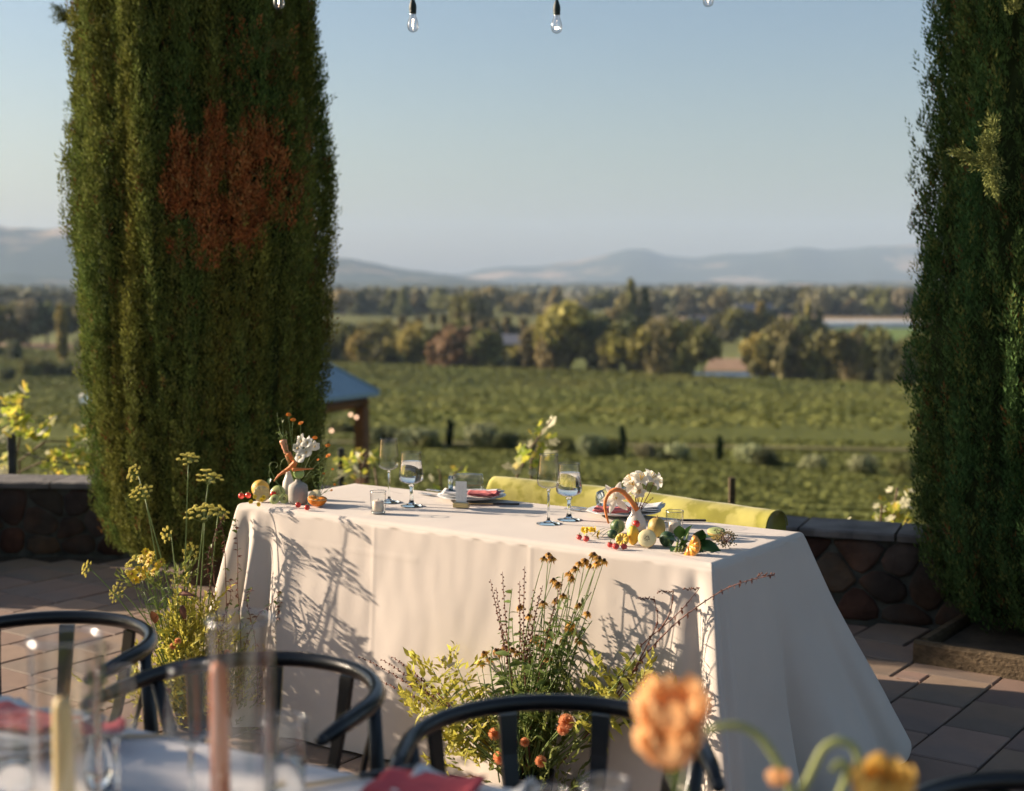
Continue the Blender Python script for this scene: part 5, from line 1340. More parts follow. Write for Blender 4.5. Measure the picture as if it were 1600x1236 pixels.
def daisy(n=12, L=.013, w=.0035, droop=.4, disc=.005, dome=1.0, layers=1):
    g = Geo()
    for l_ in range(layers):
        for k in range(n):
            a = 2*math.pi*k/n+l_*.25+U(-.1,.1); q = leaf_geo(L*U(.85,1.1)*(1-.25*l_), w, .2, droop*U(.6,1.4)-.35*l_)
            g.join(q, Matrix.Translation((0,0,.001*l_)) @ Matrix.Rotation(a, 4, 'Z') @ Matrix.Translation((disc*.6,0,0)) @ Matrix.Rotation(U(-.25,.25), 4, 'X'), 0)
    g.ball((0,0,.001), (disc, disc, disc*dome), 10, 7, mi=1)
    for k in range(12): a = k*2.4; rr = disc*math.sqrt(k/12); g.ball((rr*math.cos(a), rr*math.sin(a), .001+disc*dome*math.sqrt(max(0, 1-(rr/disc)**2))), disc*.2, 5, 4, mi=1)
    return g
def umbel(seed, rays=16, Rr=.05, spread=1.0):
    rs = random.Random(seed); g = Geo()
    for k in range(rays):
        th = k*2.39996; q = math.sqrt((k+.5)/rays)*1.05*spread; L = Rr*rs.uniform(.85, 1.08)
        tip = V(math.sin(q)*math.cos(th)*L, math.sin(q)*math.sin(th)*L, math.cos(q)*L*.9)
        g.tube([(0,0,0), tip*.5+V(0,0,.002), tip], [.0007,.0005,.0004], 4, mi=1)
        for j in range(9):
            a = j*2.4; r_ = .0075*math.sqrt(j/9); c = tip+V(r_*math.cos(a), r_*math.sin(a), .0035-.3*r_)
            g.tube([tip, c], .0003, 3, mi=1, cap=False); g.ball(c, rs.uniform(.0017,.0028), 5, 4, mi=0)
    return g
def pompon(Rr=.017, n=70):
    g = Geo()
    for k in range(n):
        t = k/n; ph = math.acos(1-1.35*t); th = k*2.39996; d = V(math.sin(ph)*math.cos(th), math.sin(ph)*math.sin(th), math.cos(ph))
        q = leaf_geo(Rr*.62, Rr*.17, .5, -.3); Mx = Matrix.Translation(d*Rr*.45) @ d.to_track_quat('X', 'Z').to_matrix().to_4x4(); g.join(q, Mx, 0)
    g.ball((0,0,0), Rr*.6, 8, 6, mi=1); return g
def lily(npet=6, L=.034, w=.010, open_=.75):
    g = Geo()
    for k in range(npet):
        a = 2*math.pi*k/npet+(.1 if k % 2 else 0); n = 8; vs = []
        for i in range(n+1):
            t = i/n; ww = w*(math.sin(math.pi*min(1, t**.85))**.8)*(1 if k % 2 else .8)+.0006; rr = L*(t*open_+.05); z = L*(.75*t-.55*open_*t**2.6)
            vs += [(rr, -ww, z+ww*.35), (rr, -ww*.5, z+.0004), (rr, 0, z-.0008), (rr, ww*.5, z+.0004), (rr, ww, z+ww*.35)]
        f = [(i*5+j, (i+1)*5+j, (i+1)*5+j+1, i*5+j+1) for i in range(n) for j in range(4)]
        q = Geo(); q.add(vs, f, 0); g.join(q, Matrix.Rotation(a, 4, 'Z'))
    for k in range(6):
        a = k*1.047; tip = V(.006*math.cos(a), .006*math.sin(a), .022); g.tube([(0,0,.003), tip], .0005, 4, mi=1); g.ball(tip, (.0011,.0011,.0024), 5, 4, mi=1)
    return g
def orchid(L=.021):
    g = Geo()
    for k, (a, s, w) in enumerate([(90,1,.42),(162,1,.40),(18,1,.40),(215,1.0,.75),(325,1.0,.75)]):
        n = 8; vs = []
        for i in range(n+1):
            t = i/n; ww = L*w*math.sin(math.pi*min(1, t**.7*.97+.015))**.75; x = L*s*t*1.05; z = .004*math.sin(t*2.6)+.0015
            vs += [(x, -ww, z-.002), (x, 0, z), (x, ww, z-.002)]
        q = Geo(); q.add(vs, [(i*3+j, (i+1)*3+j, (i+1)*3+j+1, i*3+j+1) for i in range(n) for j in range(2)], 0)
        g.join(q, Matrix.Rotation(R(a), 4, 'Z'))
    g.ball((0,-.003,.004), (.004,.005,.003), 8, 6, mi=1); return g
for nm, fn, ms in (('sneeze', lambda: daisy(13, .0125, .0036, .75, .0052, 1.1), ('petal_b','disc')), ('coreopsis', lambda: daisy(9, .017, .0060, .15, .0045, .8), ('petal_y','petal_b')),
                   ('cosmos', lambda: daisy(8, .011, .0045, .1, .0035, .8, 2), ('petal_o','petal_b')), ('pompon', lambda: pompon(.017), ('zinnia','petal_o')), ('pompon2', lambda: pompon(.014, 60), ('zinnia','petal_b')),
                   ('umb0', lambda: umbel(1, 17, .052, 1.0), ('fennel','stem')), ('umb1', lambda: umbel(2, 13, .040, 1.15), ('fennel','stem')), ('umb2', lambda: umbel(3, 22, .058, .95), ('fennel','stem')),
                   ('lily', lambda: lily(), ('petal','yellow')), ('star_lily', lambda: lily(6, .040, .0085, 1.0), ('petal','yellow')), ('orchid', lambda: orchid(), ('petal','pith')),
                   ('leaf', lambda: leaf_geo(.045,.009), ('leaf',)), ('leaf_lance', lambda: leaf_geo(.06,.006,.2,.25), ('leaf',)), ('leaf_y', lambda: leaf_geo(.05,.0105,.15,.35), ('leaf_y',)), ('leaf_y2', lambda: leaf_geo(.07,.008,.15,.5), ('leaf_y',)),
                   ('leaf_d', lambda: leaf_geo(.065,.023,.25,.35), ('leaf_d',)), ('leaf_b', lambda: leaf_geo(.07,.014,.4,.5), ('leaf_b',)), ('leaf_s', lambda: leaf_geo(.020,.005,.3,.4), ('leaf_b',)), ('leaf_sg', lambda: leaf_geo(.022,.005,.3,.3), ('leaf',)),
                   ('vine', lambda: vine_leaf_geo(.060), ('vine',)), ('vine_p', lambda: vine_leaf_geo(.055), ('vine_pale',))):
    tmpl(nm, fn, ms)
CAMV = V(0, 0, CAM_H)
def tocam(p): return (CAMV-Vector(p)).normalized()

# ------------------------------------------------------------------ left still-life flowers
def left_posy():
    r = thing('flower_posy', VL+V(0,0,.083), 'white orchids, orange cosmos and curling tendrils rising from the left vases', 'flowers')
    v0 = VL+V(-.004,0,.05); Yo = VL.y
    for (x, y, s) in [(472,688,1.0),(482,691,.95),(466,699,.9),(480,706,1.05),(470,714,.95),(492,697,.8)]:
        p = W(x, y, Yo-.02+U(-.012,.012)); put('orchid_bloom', TM['orchid'], r, p, tocam(p)+V(U(-1.1,-.3), 0, U(-.1,.6)), roll=U(-.4,.4), s=s*1.12); stem_part(r, v0, p-tocam(p)*.004, (U(-.01,.01), .01, .01), .0014, .0009)
    for (x, y) in [(451,648),(458,656),(470,661),(492,684),(512,696),(513,712)]:
        p = W(x, y, Yo+U(-.03,.02)); put('cosmos_bloom', TM['cosmos'], r, p, (U(-.5,.5),-.5,1), s=.85); stem_part(r, v0, p, (U(-.02,.01), 0, .02), .0012, .0007)
    for (x, y) in [(433,644),(440,652),(436,668),(447,672),(462,680),(512,728),(521,734)]:
        p = W(x, y, Yo+U(-.03,.03)); pts = stem_part(r, v0, p, (U(-.03,.0), 0, .02), .0011, .0005)
        for k in range(5): q = pts[5+k]; put('leaf', TM['leaf_sg'], r, q, (U(-1,1), U(-1,.3), U(-.2,.8)), s=U(.4,.75))
    # tendrils
    for c in ([(440,770),(437,760),(425,740),(420,728),(424,722),(432,722),(435,727),(431,731)], [(447,775),(440,768),(438,758),(430,752),(420,745),(421,735)], [(448,735),(436,735),(440,720),(445,716),(452,714)]):
        ps = [W(x, y, Yo-.03) for x, y in c]; g = Geo(); fine = []
        for i in range(len(ps)-1):
            for k in range(4): fine.append(ps[i].lerp(ps[i+1], k/4))
        fine.append(ps[-1])
        for _ in range(3): fine = [fine[0]]+[(fine[i-1]+fine[i]*2+fine[i+1])/4 for i in range(1, len(fine)-1)]+[fine[-1]]
        g.tube(fine, .0011, 5); g.build('tendril', M['stem'], r)
    p = W(422,747,Yo-.03); put('leaf', TM['leaf_d'], r, p, (-.2,-.5,-.6), s=.35)
left_posy()
def orange_posy():
    b = T(498,786)+V(0,0,.02); r = thing('wild_flower_sprigs', b, 'thin orange wild flower sprigs standing in the orange half', 'flowers')
    for (x, y) in [(497,718),(503,727),(511,722),(520,733),(506,740),(523,757),(518,766),(489,752),(484,728)]:
        p = W(x, y, b.y+U(-.02,.03)); pts = stem_part(r, b, p, (U(-.008,.012),0,.006), .0011, .0005)
        for k in range(4): put('leaf', TM['leaf_sg'], r, pts[4+k], (U(-1,1), U(-.6,.3), U(0,.9)), s=U(.3,.55))
        if y > 730 and x > 500 or y < 720: put('cosmos_bloom', TM['cosmos'], r, p, (U(-.4,.6),-.6,.7), s=.42)
orange_posy()
put_y = thing('squash_blossom', T(401,788), 'small yellow squash blossoms hanging at the left table corner', 'flowers')
for (x, y) in [(398,776),(404,788),(409,781),(412,777),(392,784)]:
    p = W(x, y, T(401,788).y-.035); put('blossom', TM['coreopsis'], put_y, p, tocam(p)+V(U(-.5,.5),0,U(-.4,.4)), s=.45)

# ------------------------------------------------------------------ right still life
VR = T(994,828)
vase(VR, [(0,0),(.024,0),(.030,.005),(.0315,.018),(.027,.034),(.0165,.050),(.0135,.058),(.0145,.066),(.0125,.066),(.011,.03),(0,.03)], 'small cream porcelain vase holding the white lilies', 'ceramic2')
def right_posy():
    r = thing('lily_posy', VR+V(0,0,.06), 'white lilies on dark red stems in the cream vase', 'flowers'); v0 = VR+V(0,0,.04); Y = VR.y
    for (x, y, d, s, k) in [(990,757,(-.55,-.75,.6),1.0,'lily'),(1002,748,(.1,-.6,.9),1.0,'lily'),(984,748,(-.7,-.3,.9),.85,'lily'),(1017,747,(.6,-.5,.8),1.0,'lily'),(1028,752,(.8,-.6,.1),.8,'lily'),(998,768,(-.1,-1,-.2),.7,'lily'),(962,778,(-.2,-1,.15),.95,'star_lily')]:
        p = W(x, y, Y+U(-.02,.02)); dv = Vector(d).normalized(); q = p-dv*.012; put('lily_bloom', TM[k], r, q, dv, s=s*1.28)
        stem_part(r, v0+V(U(-.006,.006),0,0), q, (U(-.01,.01), 0, .005), .0016, .0011, 'stem_r')
    for k in range(4): p = W(1000+k*7, 790-k*4, Y+.01); pts = stem_part(r, v0, p, (0,0,.01), .001, .0006, 'stem_r'); put('leaf', TM['leaf_s'], r, p, (U(-1,1),-.3,U(-.2,1)), s=.7)
right_posy()
c_ = [(951,818),(946,800),(944,785),(949,772),(958,765),(968,764),(978,772),(987,784),(996,797)]
ps = [W(x, y, VR.y-.03) for x, y in c_]; 
for _ in range(1): ps = [q for i in range(len(ps)-1) for q in (ps[i], (ps[i]+ps[i+1])/2)]+[ps[-1]]
for _ in range(2): ps = [ps[0]]+[(ps[i-1]+ps[i]*2+ps[i+1])/4 for i in range(1, len(ps)-1)]+[ps[-1]]
o = thing('carrot', ps[0], 'long orange carrot bent in an arch over the left of lilies', 'carrot', 'carrots'); g = Geo(); n = len(ps); g.tube(ps, [.0025+.0062*(i/(n-1))**.6*(1+.1*math.sin(i*3)) for i in range(n)], 10); g.build('root', M['carrot'], o)
solid('striped_gourd', T(965,832), .0225, 'gourd', 'small dark green gourd with pale stripes left of cream vase', 'gourd', .03, .95, calyx='stem', seed=8)
solid('dark_melon', T(957,841), .0150, 'melon', 'little dark green melon under the striped gourd', 'melon', .02, .9, seed=9)
solid('pear', T(989,850), .0180, 'yellow', 'small yellow pear standing before the cream vase', 'fruit', .05, 1.55, calyx='stem', seed=10)
half_fruit('orange_slice', T(972,852), .0200, (-.2,-.8,.55), 'orange_rind', 'yellow', 'yellow orange segment lying left of the pear', 'fruit', squash=.5)
solid('brown_pear', T(1026,838), .0265, 'tan', 'round tan fruit with brown stalk behind the cut quince', 'fruit', .06, 1.12, calyx='leaf_b', seed=11)
half_fruit('quince_half', T(1011,855), .0265, (-.25,-1,.35), 'tan', 'quince', 'cut pale quince half right of the yellow pear', 'fruit', seg=0, seeds=True)
solid('mottled_melon', T(1042,853), .0220, 'melon', 'dark mottled green melon between quince and leafy greens', 'melon', .03, seed=12)
def orange_wedge(p, r, lab):
    o = thing('orange_wedge', p, lab, 'fruit'); n, m = 14, 8; A = R(100)
    Q = Matrix.Translation((0,0,r*.80)) @ Matrix.Rotation(R(-28), 4, 'Z') @ Matrix.Rotation(R(26), 4, 'Y')
    vs = []
    for j in range(m+1):
        az = A*j/m
        for i in range(n+1): ph = math.pi*i/n; vs.append((r*math.sin(ph)*math.cos(az), r*math.sin(ph)*math.sin(az), r*math.cos(ph)))
    g = Geo(); g.add(vs, [(j*(n+1)+i, j*(n+1)+i+1, (j+1)*(n+1)+i+1, (j+1)*(n+1)+i) for j in range(m) for i in range(n)], 0); g.xf(Q); g.build('rind', M['orange_rind'], o, world=False)
    for az, sg in ((0, 1), (A, -1)):
        rot = Matrix.Rotation(az, 4, 'Z'); off = -.0003*sg
        def half(k, y): return [(r*k*math.sin(math.pi*i/n), y, r*k*math.cos(math.pi*i/n)) for i in range(n+1)]
        g = Geo(); g.add(half(1, 0), [tuple(range(n+1))], 0, False); g.xf(Q @ rot); g.build('pith', M['pith'], o, world=False)
        for k in range(5):
            a0, a1 = math.pi*(k+.04)/5, math.pi*(k+.96)/5; h = -.0014*sg
            out = [(r*.07*math.sin((a0+a1)/2), h, r*.07*math.cos((a0+a1)/2))]+[(r*.93*math.sin(a0+(a1-a0)*t/5), h, r*.93*math.cos(a0+(a1-a0)*t/5)) for t in range(6)]
            low = [(x, off, z) for x, y, z in out]; q = Geo(); q.add(low+out, [tuple(range(7, 14))]+[(t, (t+1) % 7, 7+(t+1) % 7, 7+t) for t in range(7)], 0); q.xf(Q @ rot); q.build('pulp_segment', M['cut_orange'], o, world=False)
orange_wedge(T(1076,867), .0335, 'bright cut orange wedge leaning on the dark leaves')
half_fruit('melon_half', T(1119,843), .0265, (-.05,-.25,1), 'tan', 'kiwi', 'brown-skinned green melon half facing up near table end', 'fruit', seg=0, seeds=True)
solid('cherry_tomato', T(994,824,TZ+.034), .0110, 'tomato', 'cherry tomato on top of the pear before the cream vase', 'tomato', 0, grp='cherry tomatoes', calyx='stem', seed=13)
for k, (x, y, rr, lab) in enumerate([(905,843,.0085,'pink berry at the left end of the right still life'),(916,846,.0095,'pink berry below the dried yellow pods'),(953,855,.0085,'leftmost of three pink berries before the small melon'),(962,858,.0100,'middle of three pink berries before the small melon'),(975,858,.0090,'pink berry touching the yellow pear')]):
    solid('pink_berry', T(x, y), rr, 'berry', lab, 'berry', .12, .9, grp='pink berries', calyx='stem', seed=20+k)
def pods():
    r = thing('dried_pods', T(922,840), 'dried yellow seed pods left of the striped gourd', 'dried flowers')
    for k in range(14):
        p = T(U(909,935), U(829,842))+V(0,0,U(.004,.022)); put('pod', TM['coreopsis'], r, p, (U(-1,1),U(-1,.4),U(-.3,1)), s=U(.35,.65))
    for k in range(4): stem_part(r, T(925+k*8,838), T(945+k*9,836)+V(0,0,.02), (0,0,.01), .0010, .0006)
pods()
def greens():
    r = thing('leafy_greens', T(1088,860), 'bunch of dark green leaves behind the cut orange', 'leafy vegetable')
    for (x, y, d, s) in [(1062,835,(-.1,-.3,1),.62),(1072,833,(.2,-.2,1),.55),(1056,845,(-.6,-.4,.6),.5),(1068,845,(.1,-.8,.6),.6),(1092,843,(.15,-.3,1),.7),(1098,852,(.9,-.5,-.0),1.0),(1094,858,(.95,-.6,.05),.95),(1096,862,(1,-.55,-.1),.85),(1088,846,(.6,-.4,.7),.85),(1056,855,(-.5,-.7,.1),.5)]:
        p = T(x, 862)+V(0,0,0); q = W(x, y, T(1085,858).y+U(-.01,.015)); put('dark_leaf', TM['leaf_d'], r, q-V(*d).normalized()*.02*s, d, s=s*1.22, roll=U(-.5,.5))
    for k in range(3): stem_part(r, T(1056+k*5,864)+V(0,0,.005), T(1062+k*7,846)+V(0,.0,.026), (0,-.008,.006), .0042, .0022, 'stem_p')
    for k in range(7): q = T(1058+k*4,863)+V(U(-.01,.01),U(-.008,.01),U(.008,.03)); put('leaf', TM['leaf_d'], r, q, (U(-1,.4),-.6,U(-.1,1)), s=U(.4,.6))
greens()
def berry_cluster():
    r = thing('seed_cluster', T(1136,856), 'cluster of olive brown seed heads at the right end', 'dried flowers'); g = Geo(); st = Geo()
    c = T(1134,856)+V(0,0,.026)
    for k in range(150):
        d = V(*[random.gauss(0,1) for _ in range(3)]).normalized(); q = c+Vector((d.x*.036, d.y*.026, d.z*.029))*U(.55,1)
        g.ball(q, U(.0016,.0026), 6, 4); 
        if k % 3 == 0: st.tube([c-V(0,0,.01), q], .0005, 3)
    g.build('seed_heads', M['gourd'] if 0 else M['podm'], r, kind='stuff'); st.build('stems', M['stem_r'], r, kind='stuff')
M['podm'] = mat('olive_brown_seed', (.17,.13,.045), .6, .3, 60)
berry_cluster()

# ================================================================== FLOOR ARRANGEMENTS
def leafy_stem(r, a, b, bend, key, cnt, s=(.7,1.1), m='stem', r0=.0024, r1=.0012, t0=.2, updir=.35, name='leaf'):
    pts = stem_part(r, a, b, bend, r0, r1, m, 12)
    for k in range(cnt):
        t = t0+(1-t0)*(k+.5)/cnt; i = min(int(t*12), 11); p = pts[i].lerp(pts[i+1], t*12-i); ax = (pts[i+1]-pts[i]).normalized(); an = k*2.4+U(-.4,.4)
        side = ax.orthogonal(); side = Matrix.Rotation(an, 3, ax) @ side; put(name, TM[key], r, p, side+ax*updir+V(0,0,.1), s=U(*s)*(1-.35*t))
    return pts
def foliage_stuff(r, centers, n, key_col, L, w, name):
    """small leaves too many to pick apart, in shoots"""
    tv = np.array([(0,0,0),(L*.45,w,.15*w),(L,0,-.2*L),(L*.45,-w,.15*w)]); P_ = []; D_ = []
    for (c, sx, sy, sz, k) in centers:
        for _ in range(k):
            o_ = c+V(random.gauss(0,sx), random.gauss(0,sy), random.gauss(0,sz)); d = (o_-(c-V(0,0,sz*2.2))).normalized()+V(U(-.6,.6),U(-.6,.6),U(-.2,.5))
            for j in range(n):
                q = o_+d.normalized()*L*(.5*j)*.5; dd = d+V(U(-1,1),U(-1,1),U(-.5,.6)); P_.append(tuple(q)); D_.append(tuple(dd))
    P_ = np.array(P_); fr = frames(np.array(D_)); fr = fr[:, :, [2, 0, 1]]
    Vv, F = scatter(tv, np.array([(0,1,2,3)]), P_, fr, rng.uniform(.6, 1.25, len(P_)))
    c = np.array(key_col)[None]*(1+.25*rng.normal(size=(len(P_), 1))); c = np.repeat(np.clip(c, .01, .6), 4, axis=0)
    return npmesh(name, Vv, F, M['arrleaf'], parent=r, kind='stuff', tint=c)
M['arrleaf'] = mat('arrangement_foliage', (1,1,1), .55, .15, 30, tint=True, trans=.42, spec=.3)
def vessel(r, c, rad=.13, h=.16):
    g = Geo(); g.lathe([(0,.002),(rad*.8,.002),(rad,h*.9),(rad*1.03,h),(rad*.95,h),(rad*.9,h*.6),(0,h*.6)], 24, at=(c.x, c.y, 0)); g.build('vessel', M['post'], r)

def middle_arrangement():
    b = V(.045, 3.90, 0); r = thing('flower_arrangement', b, 'tall late summer arrangement of amber sneezeweed before the middle of the table', 'flower arrangement', 'floor flower arrangements')
    vessel(r, V(.045,3.91,0), .075, .12)
    def YF(px):
        k = (px-800)/2200; return 4.247-.576*((4.247*k+.202)/(.817+.576*k))-.125
    # amber sneezeweed heads
    heads = [(812,948),(826,962),(848,942),(868,938),(880,930),(905,945),(918,958),(835,1000),(870,1010),(825,1035),(880,1000),(905,1000),(857,866),(862,872),(850,872),(905,880),(898,888),(890,896),(914,876),(928,866),(936,872),(932,880),(944,876),(922,884),(865,906),(871,912),(893,903),(889,980),(893,975),(895,986),(858,1030),(756,1020),(775,1016),(782,1018),(790,1012),(800,1014),(808,1020),(765,1030),(838,995),(752,1035),(846,1006),(855,985),(862,992)]
    for (x, y) in heads:
        p = W(x, y, YF(x)+U(-.04,.04)); a = b+V(U(-.05,.05)+(x-860)*.0003, U(-.04,.06), .1)
        d = V((x-860)*.002+U(-.3,.3), U(-.8,-.1), 1)
        pts = stem_part(r, a, p-d.normalized()*.004, ((x-860)*.00022+U(-.05,.05), U(-.03,.03), .09), .0022, .0010)
        put('flower_head', TM['sneeze'], r, p, d, s=U(.85,1.15))
        for k in range(5): i = 3+k; put('leaf', TM['leaf_lance'] if k % 2 else TM['leaf'], r, pts[i], (U(-1,1), U(-1,.2), U(.1,.9)), s=U(.45,.8))
    # dark budded spikes
    for (x, y) in [(766,905),(785,893),(820,885),(836,918),(843,930),(848,915),(775,918),(812,908),(560,1026),(612,1026),(637,1072),(555,1052),(595,1030),(880,905)]:
        far = x < 700
        p = W(x, y, YF(x)+U(-.05,.05)); a = b+V(U(-.04,.04), U(-.03,.05), .12 if not far else .10)
        pts = stem_part(r, a, p, ((-.02,-.01,.06) if not far else (-.08,-.02,.12)), .0020, .0008, 'stem_r', 14)
        g = Geo()
        for k in range(26):
            t = .52+.48*k/26; i = min(int(t*14), 13); q = pts[i].lerp(pts[i+1], t*14-i); an = k*2.4; sz = .0036*(1.15-.6*(t-.5)*2+.2)
            g.ball(q+V(math.cos(an)*.004, math.sin(an)*.004, 0), sz*.8, 6, 5)
        g.build('seed_spike', M['spike'], r)
        for k in range(4): put('leaf', TM['leaf_s'] if k % 2 else TM['leaf_sg'], r, pts[3+k*2], (U(-1,1), U(-1,.2), U(.1,.8)), s=U(.6,1.0))
    # long arching sprays to the right
    for path in ([(962,1100),(1000,1030),(1060,968),(1130,920),(1175,905),(1210,898)], [(985,1060),(1010,1010),(1030,970),(1022,935)], [(960,1090),(985,1020),(1060,960),(1092,920)], [(1030,985),(1048,960),(1052,925)]):
        ps = [W(x, y, 3.82-.0009*(x-960)) for x, y in path]; ps = [b+V(.08,-.02,.14)]+ps if path[0][1] > 1050 else ps; fine = []
        for i in range(len(ps)-1):
            for k in range(5): fine.append(ps[i].lerp(ps[i+1], k/5))
        fine.append(ps[-1])
        for _ in range(4): fine = [fine[0]]+[(fine[i-1]+fine[i]*2+fine[i+1])/4 for i in range(1, len(fine)-1)]+[fine[-1]]
        n = len(fine); g = Geo(); g.tube(fine, [.0026-.0017*i/n for i in range(n)], 6); g.build('stem', M['stem_r'], r)
        for i in range(7, n):
            for sd in (1, -1):
                if random.random() < .8:
                    q = fine[i]; put('russet_leaf', TM['leaf_s'], r, q, V(U(-.2,.5), -.3, sd*1.0)+V(U(-.4,.4),U(-.5,.2),0), s=U(.45,.85)*(1.1-.4*i/n))
        g = Geo()
        for k in range(22): q = fine[-1]+V(-.002*k, U(-.003,.003), U(-.004,.004)); g.ball(q, U(.0016,.0028), 5, 4)
        g.build('bud_tip', M['spike'], r, kind='stuff')
    # leafy green shoots
    for (x, y) in [(800,965),(822,1000),(838,1050),(868,960),(873,945),(905,960),(915,985),(880,1020),(850,1060),(820,1050),(790,1060),(930,1010),(940,1040),(780,1040),(865,1075),(900,1060),(760,1080),(835,970),(924,925),(812,1085),(948,1075),(720,1075),(745,1100),(800,920),(815,985),(785,985),(845,945),(860,1000),(890,930),(900,1030),(925,970),(875,985),(835,1020),(805,1040),(880,895),(770,1010)]:
        p = W(x, y, YF(x)+U(-.09,.05)); leafy_stem(r, b+V(U(-.06,.06),U(-.05,.05),.12), p, ((x-860)*.0002+U(-.07,.07),-.02,.06), 'leaf' if random.random() < .6 else 'leaf_lance', 13, (.8,1.5))
    # chartreuse foliage
    for (x, y) in [(655,1050),(672,1040),(700,1052),(712,1035),(730,1062),(640,1068),(668,1090),(690,1078),(650,1105),(720,1095),(745,1050),(985,1030),(1000,1020),(1020,1040),(1005,1060),(1030,1065),(975,1055),(1015,1085),(960,1075),(1000,1100),(655,1130),(700,1130),(680,1150),(740,1140),(725,1170)]:
        p = W(x, y, YF(x)+U(-.10,.04)); leafy_stem(r, b+V((x-860)*.0002,U(-.04,.04),.12), p, ((x-860)*.0003,-.02,.04), 'leaf_y' if random.random() < .6 else 'leaf_y2', 12, (.75,1.2), t0=.4)
    # coral pompon dahlias low down
    for (x, y, s) in [(783,1184,1.35),(773,1147,1.1),(885,1128,1.3),(880,1140,1.0),(775,1108,.9),(845,1190,1.0),(820,1160,.8)]:
        p = W(x, y, YF(x)-.13); put('dahlia', TM['pompon'], r, p, tocam(p)+V(U(-.3,.3),0,.35), s=s); stem_part(r, b+V(0,0,.12), p-tocam(p)*.006, (0,0,.02), .0022, .0016)
    C = lambda x, y, dy=-.02: W(x, y, YF(x)+dy)
    foliage_stuff(r, [(C(690,1110),.055,.05,.03,26),(C(730,1160),.06,.06,.035,34),(C(770,1190),.07,.06,.03,30),(C(985,1085),.05,.05,.03,22),(C(700,1060),.035,.04,.02,14)], 12, (.48,.44,.08), .028, .0055, 'chartreuse_foliage')
    foliage_stuff(r, [(C(840,1100),.06,.05,.05,14),(C(870,1170),.08,.06,.05,20),(C(920,1120),.05,.05,.04,24),(C(800,1130),.05,.05,.04,20),(C(850,1230),.09,.06,.04,40)], 11, (.17,.20,.05), .026, .0045, 'green_foliage')
M['spike'] = mat('russet_buds', (.15,.055,.030), .6, .35, 80, objrand=.2)
middle_arrangement()

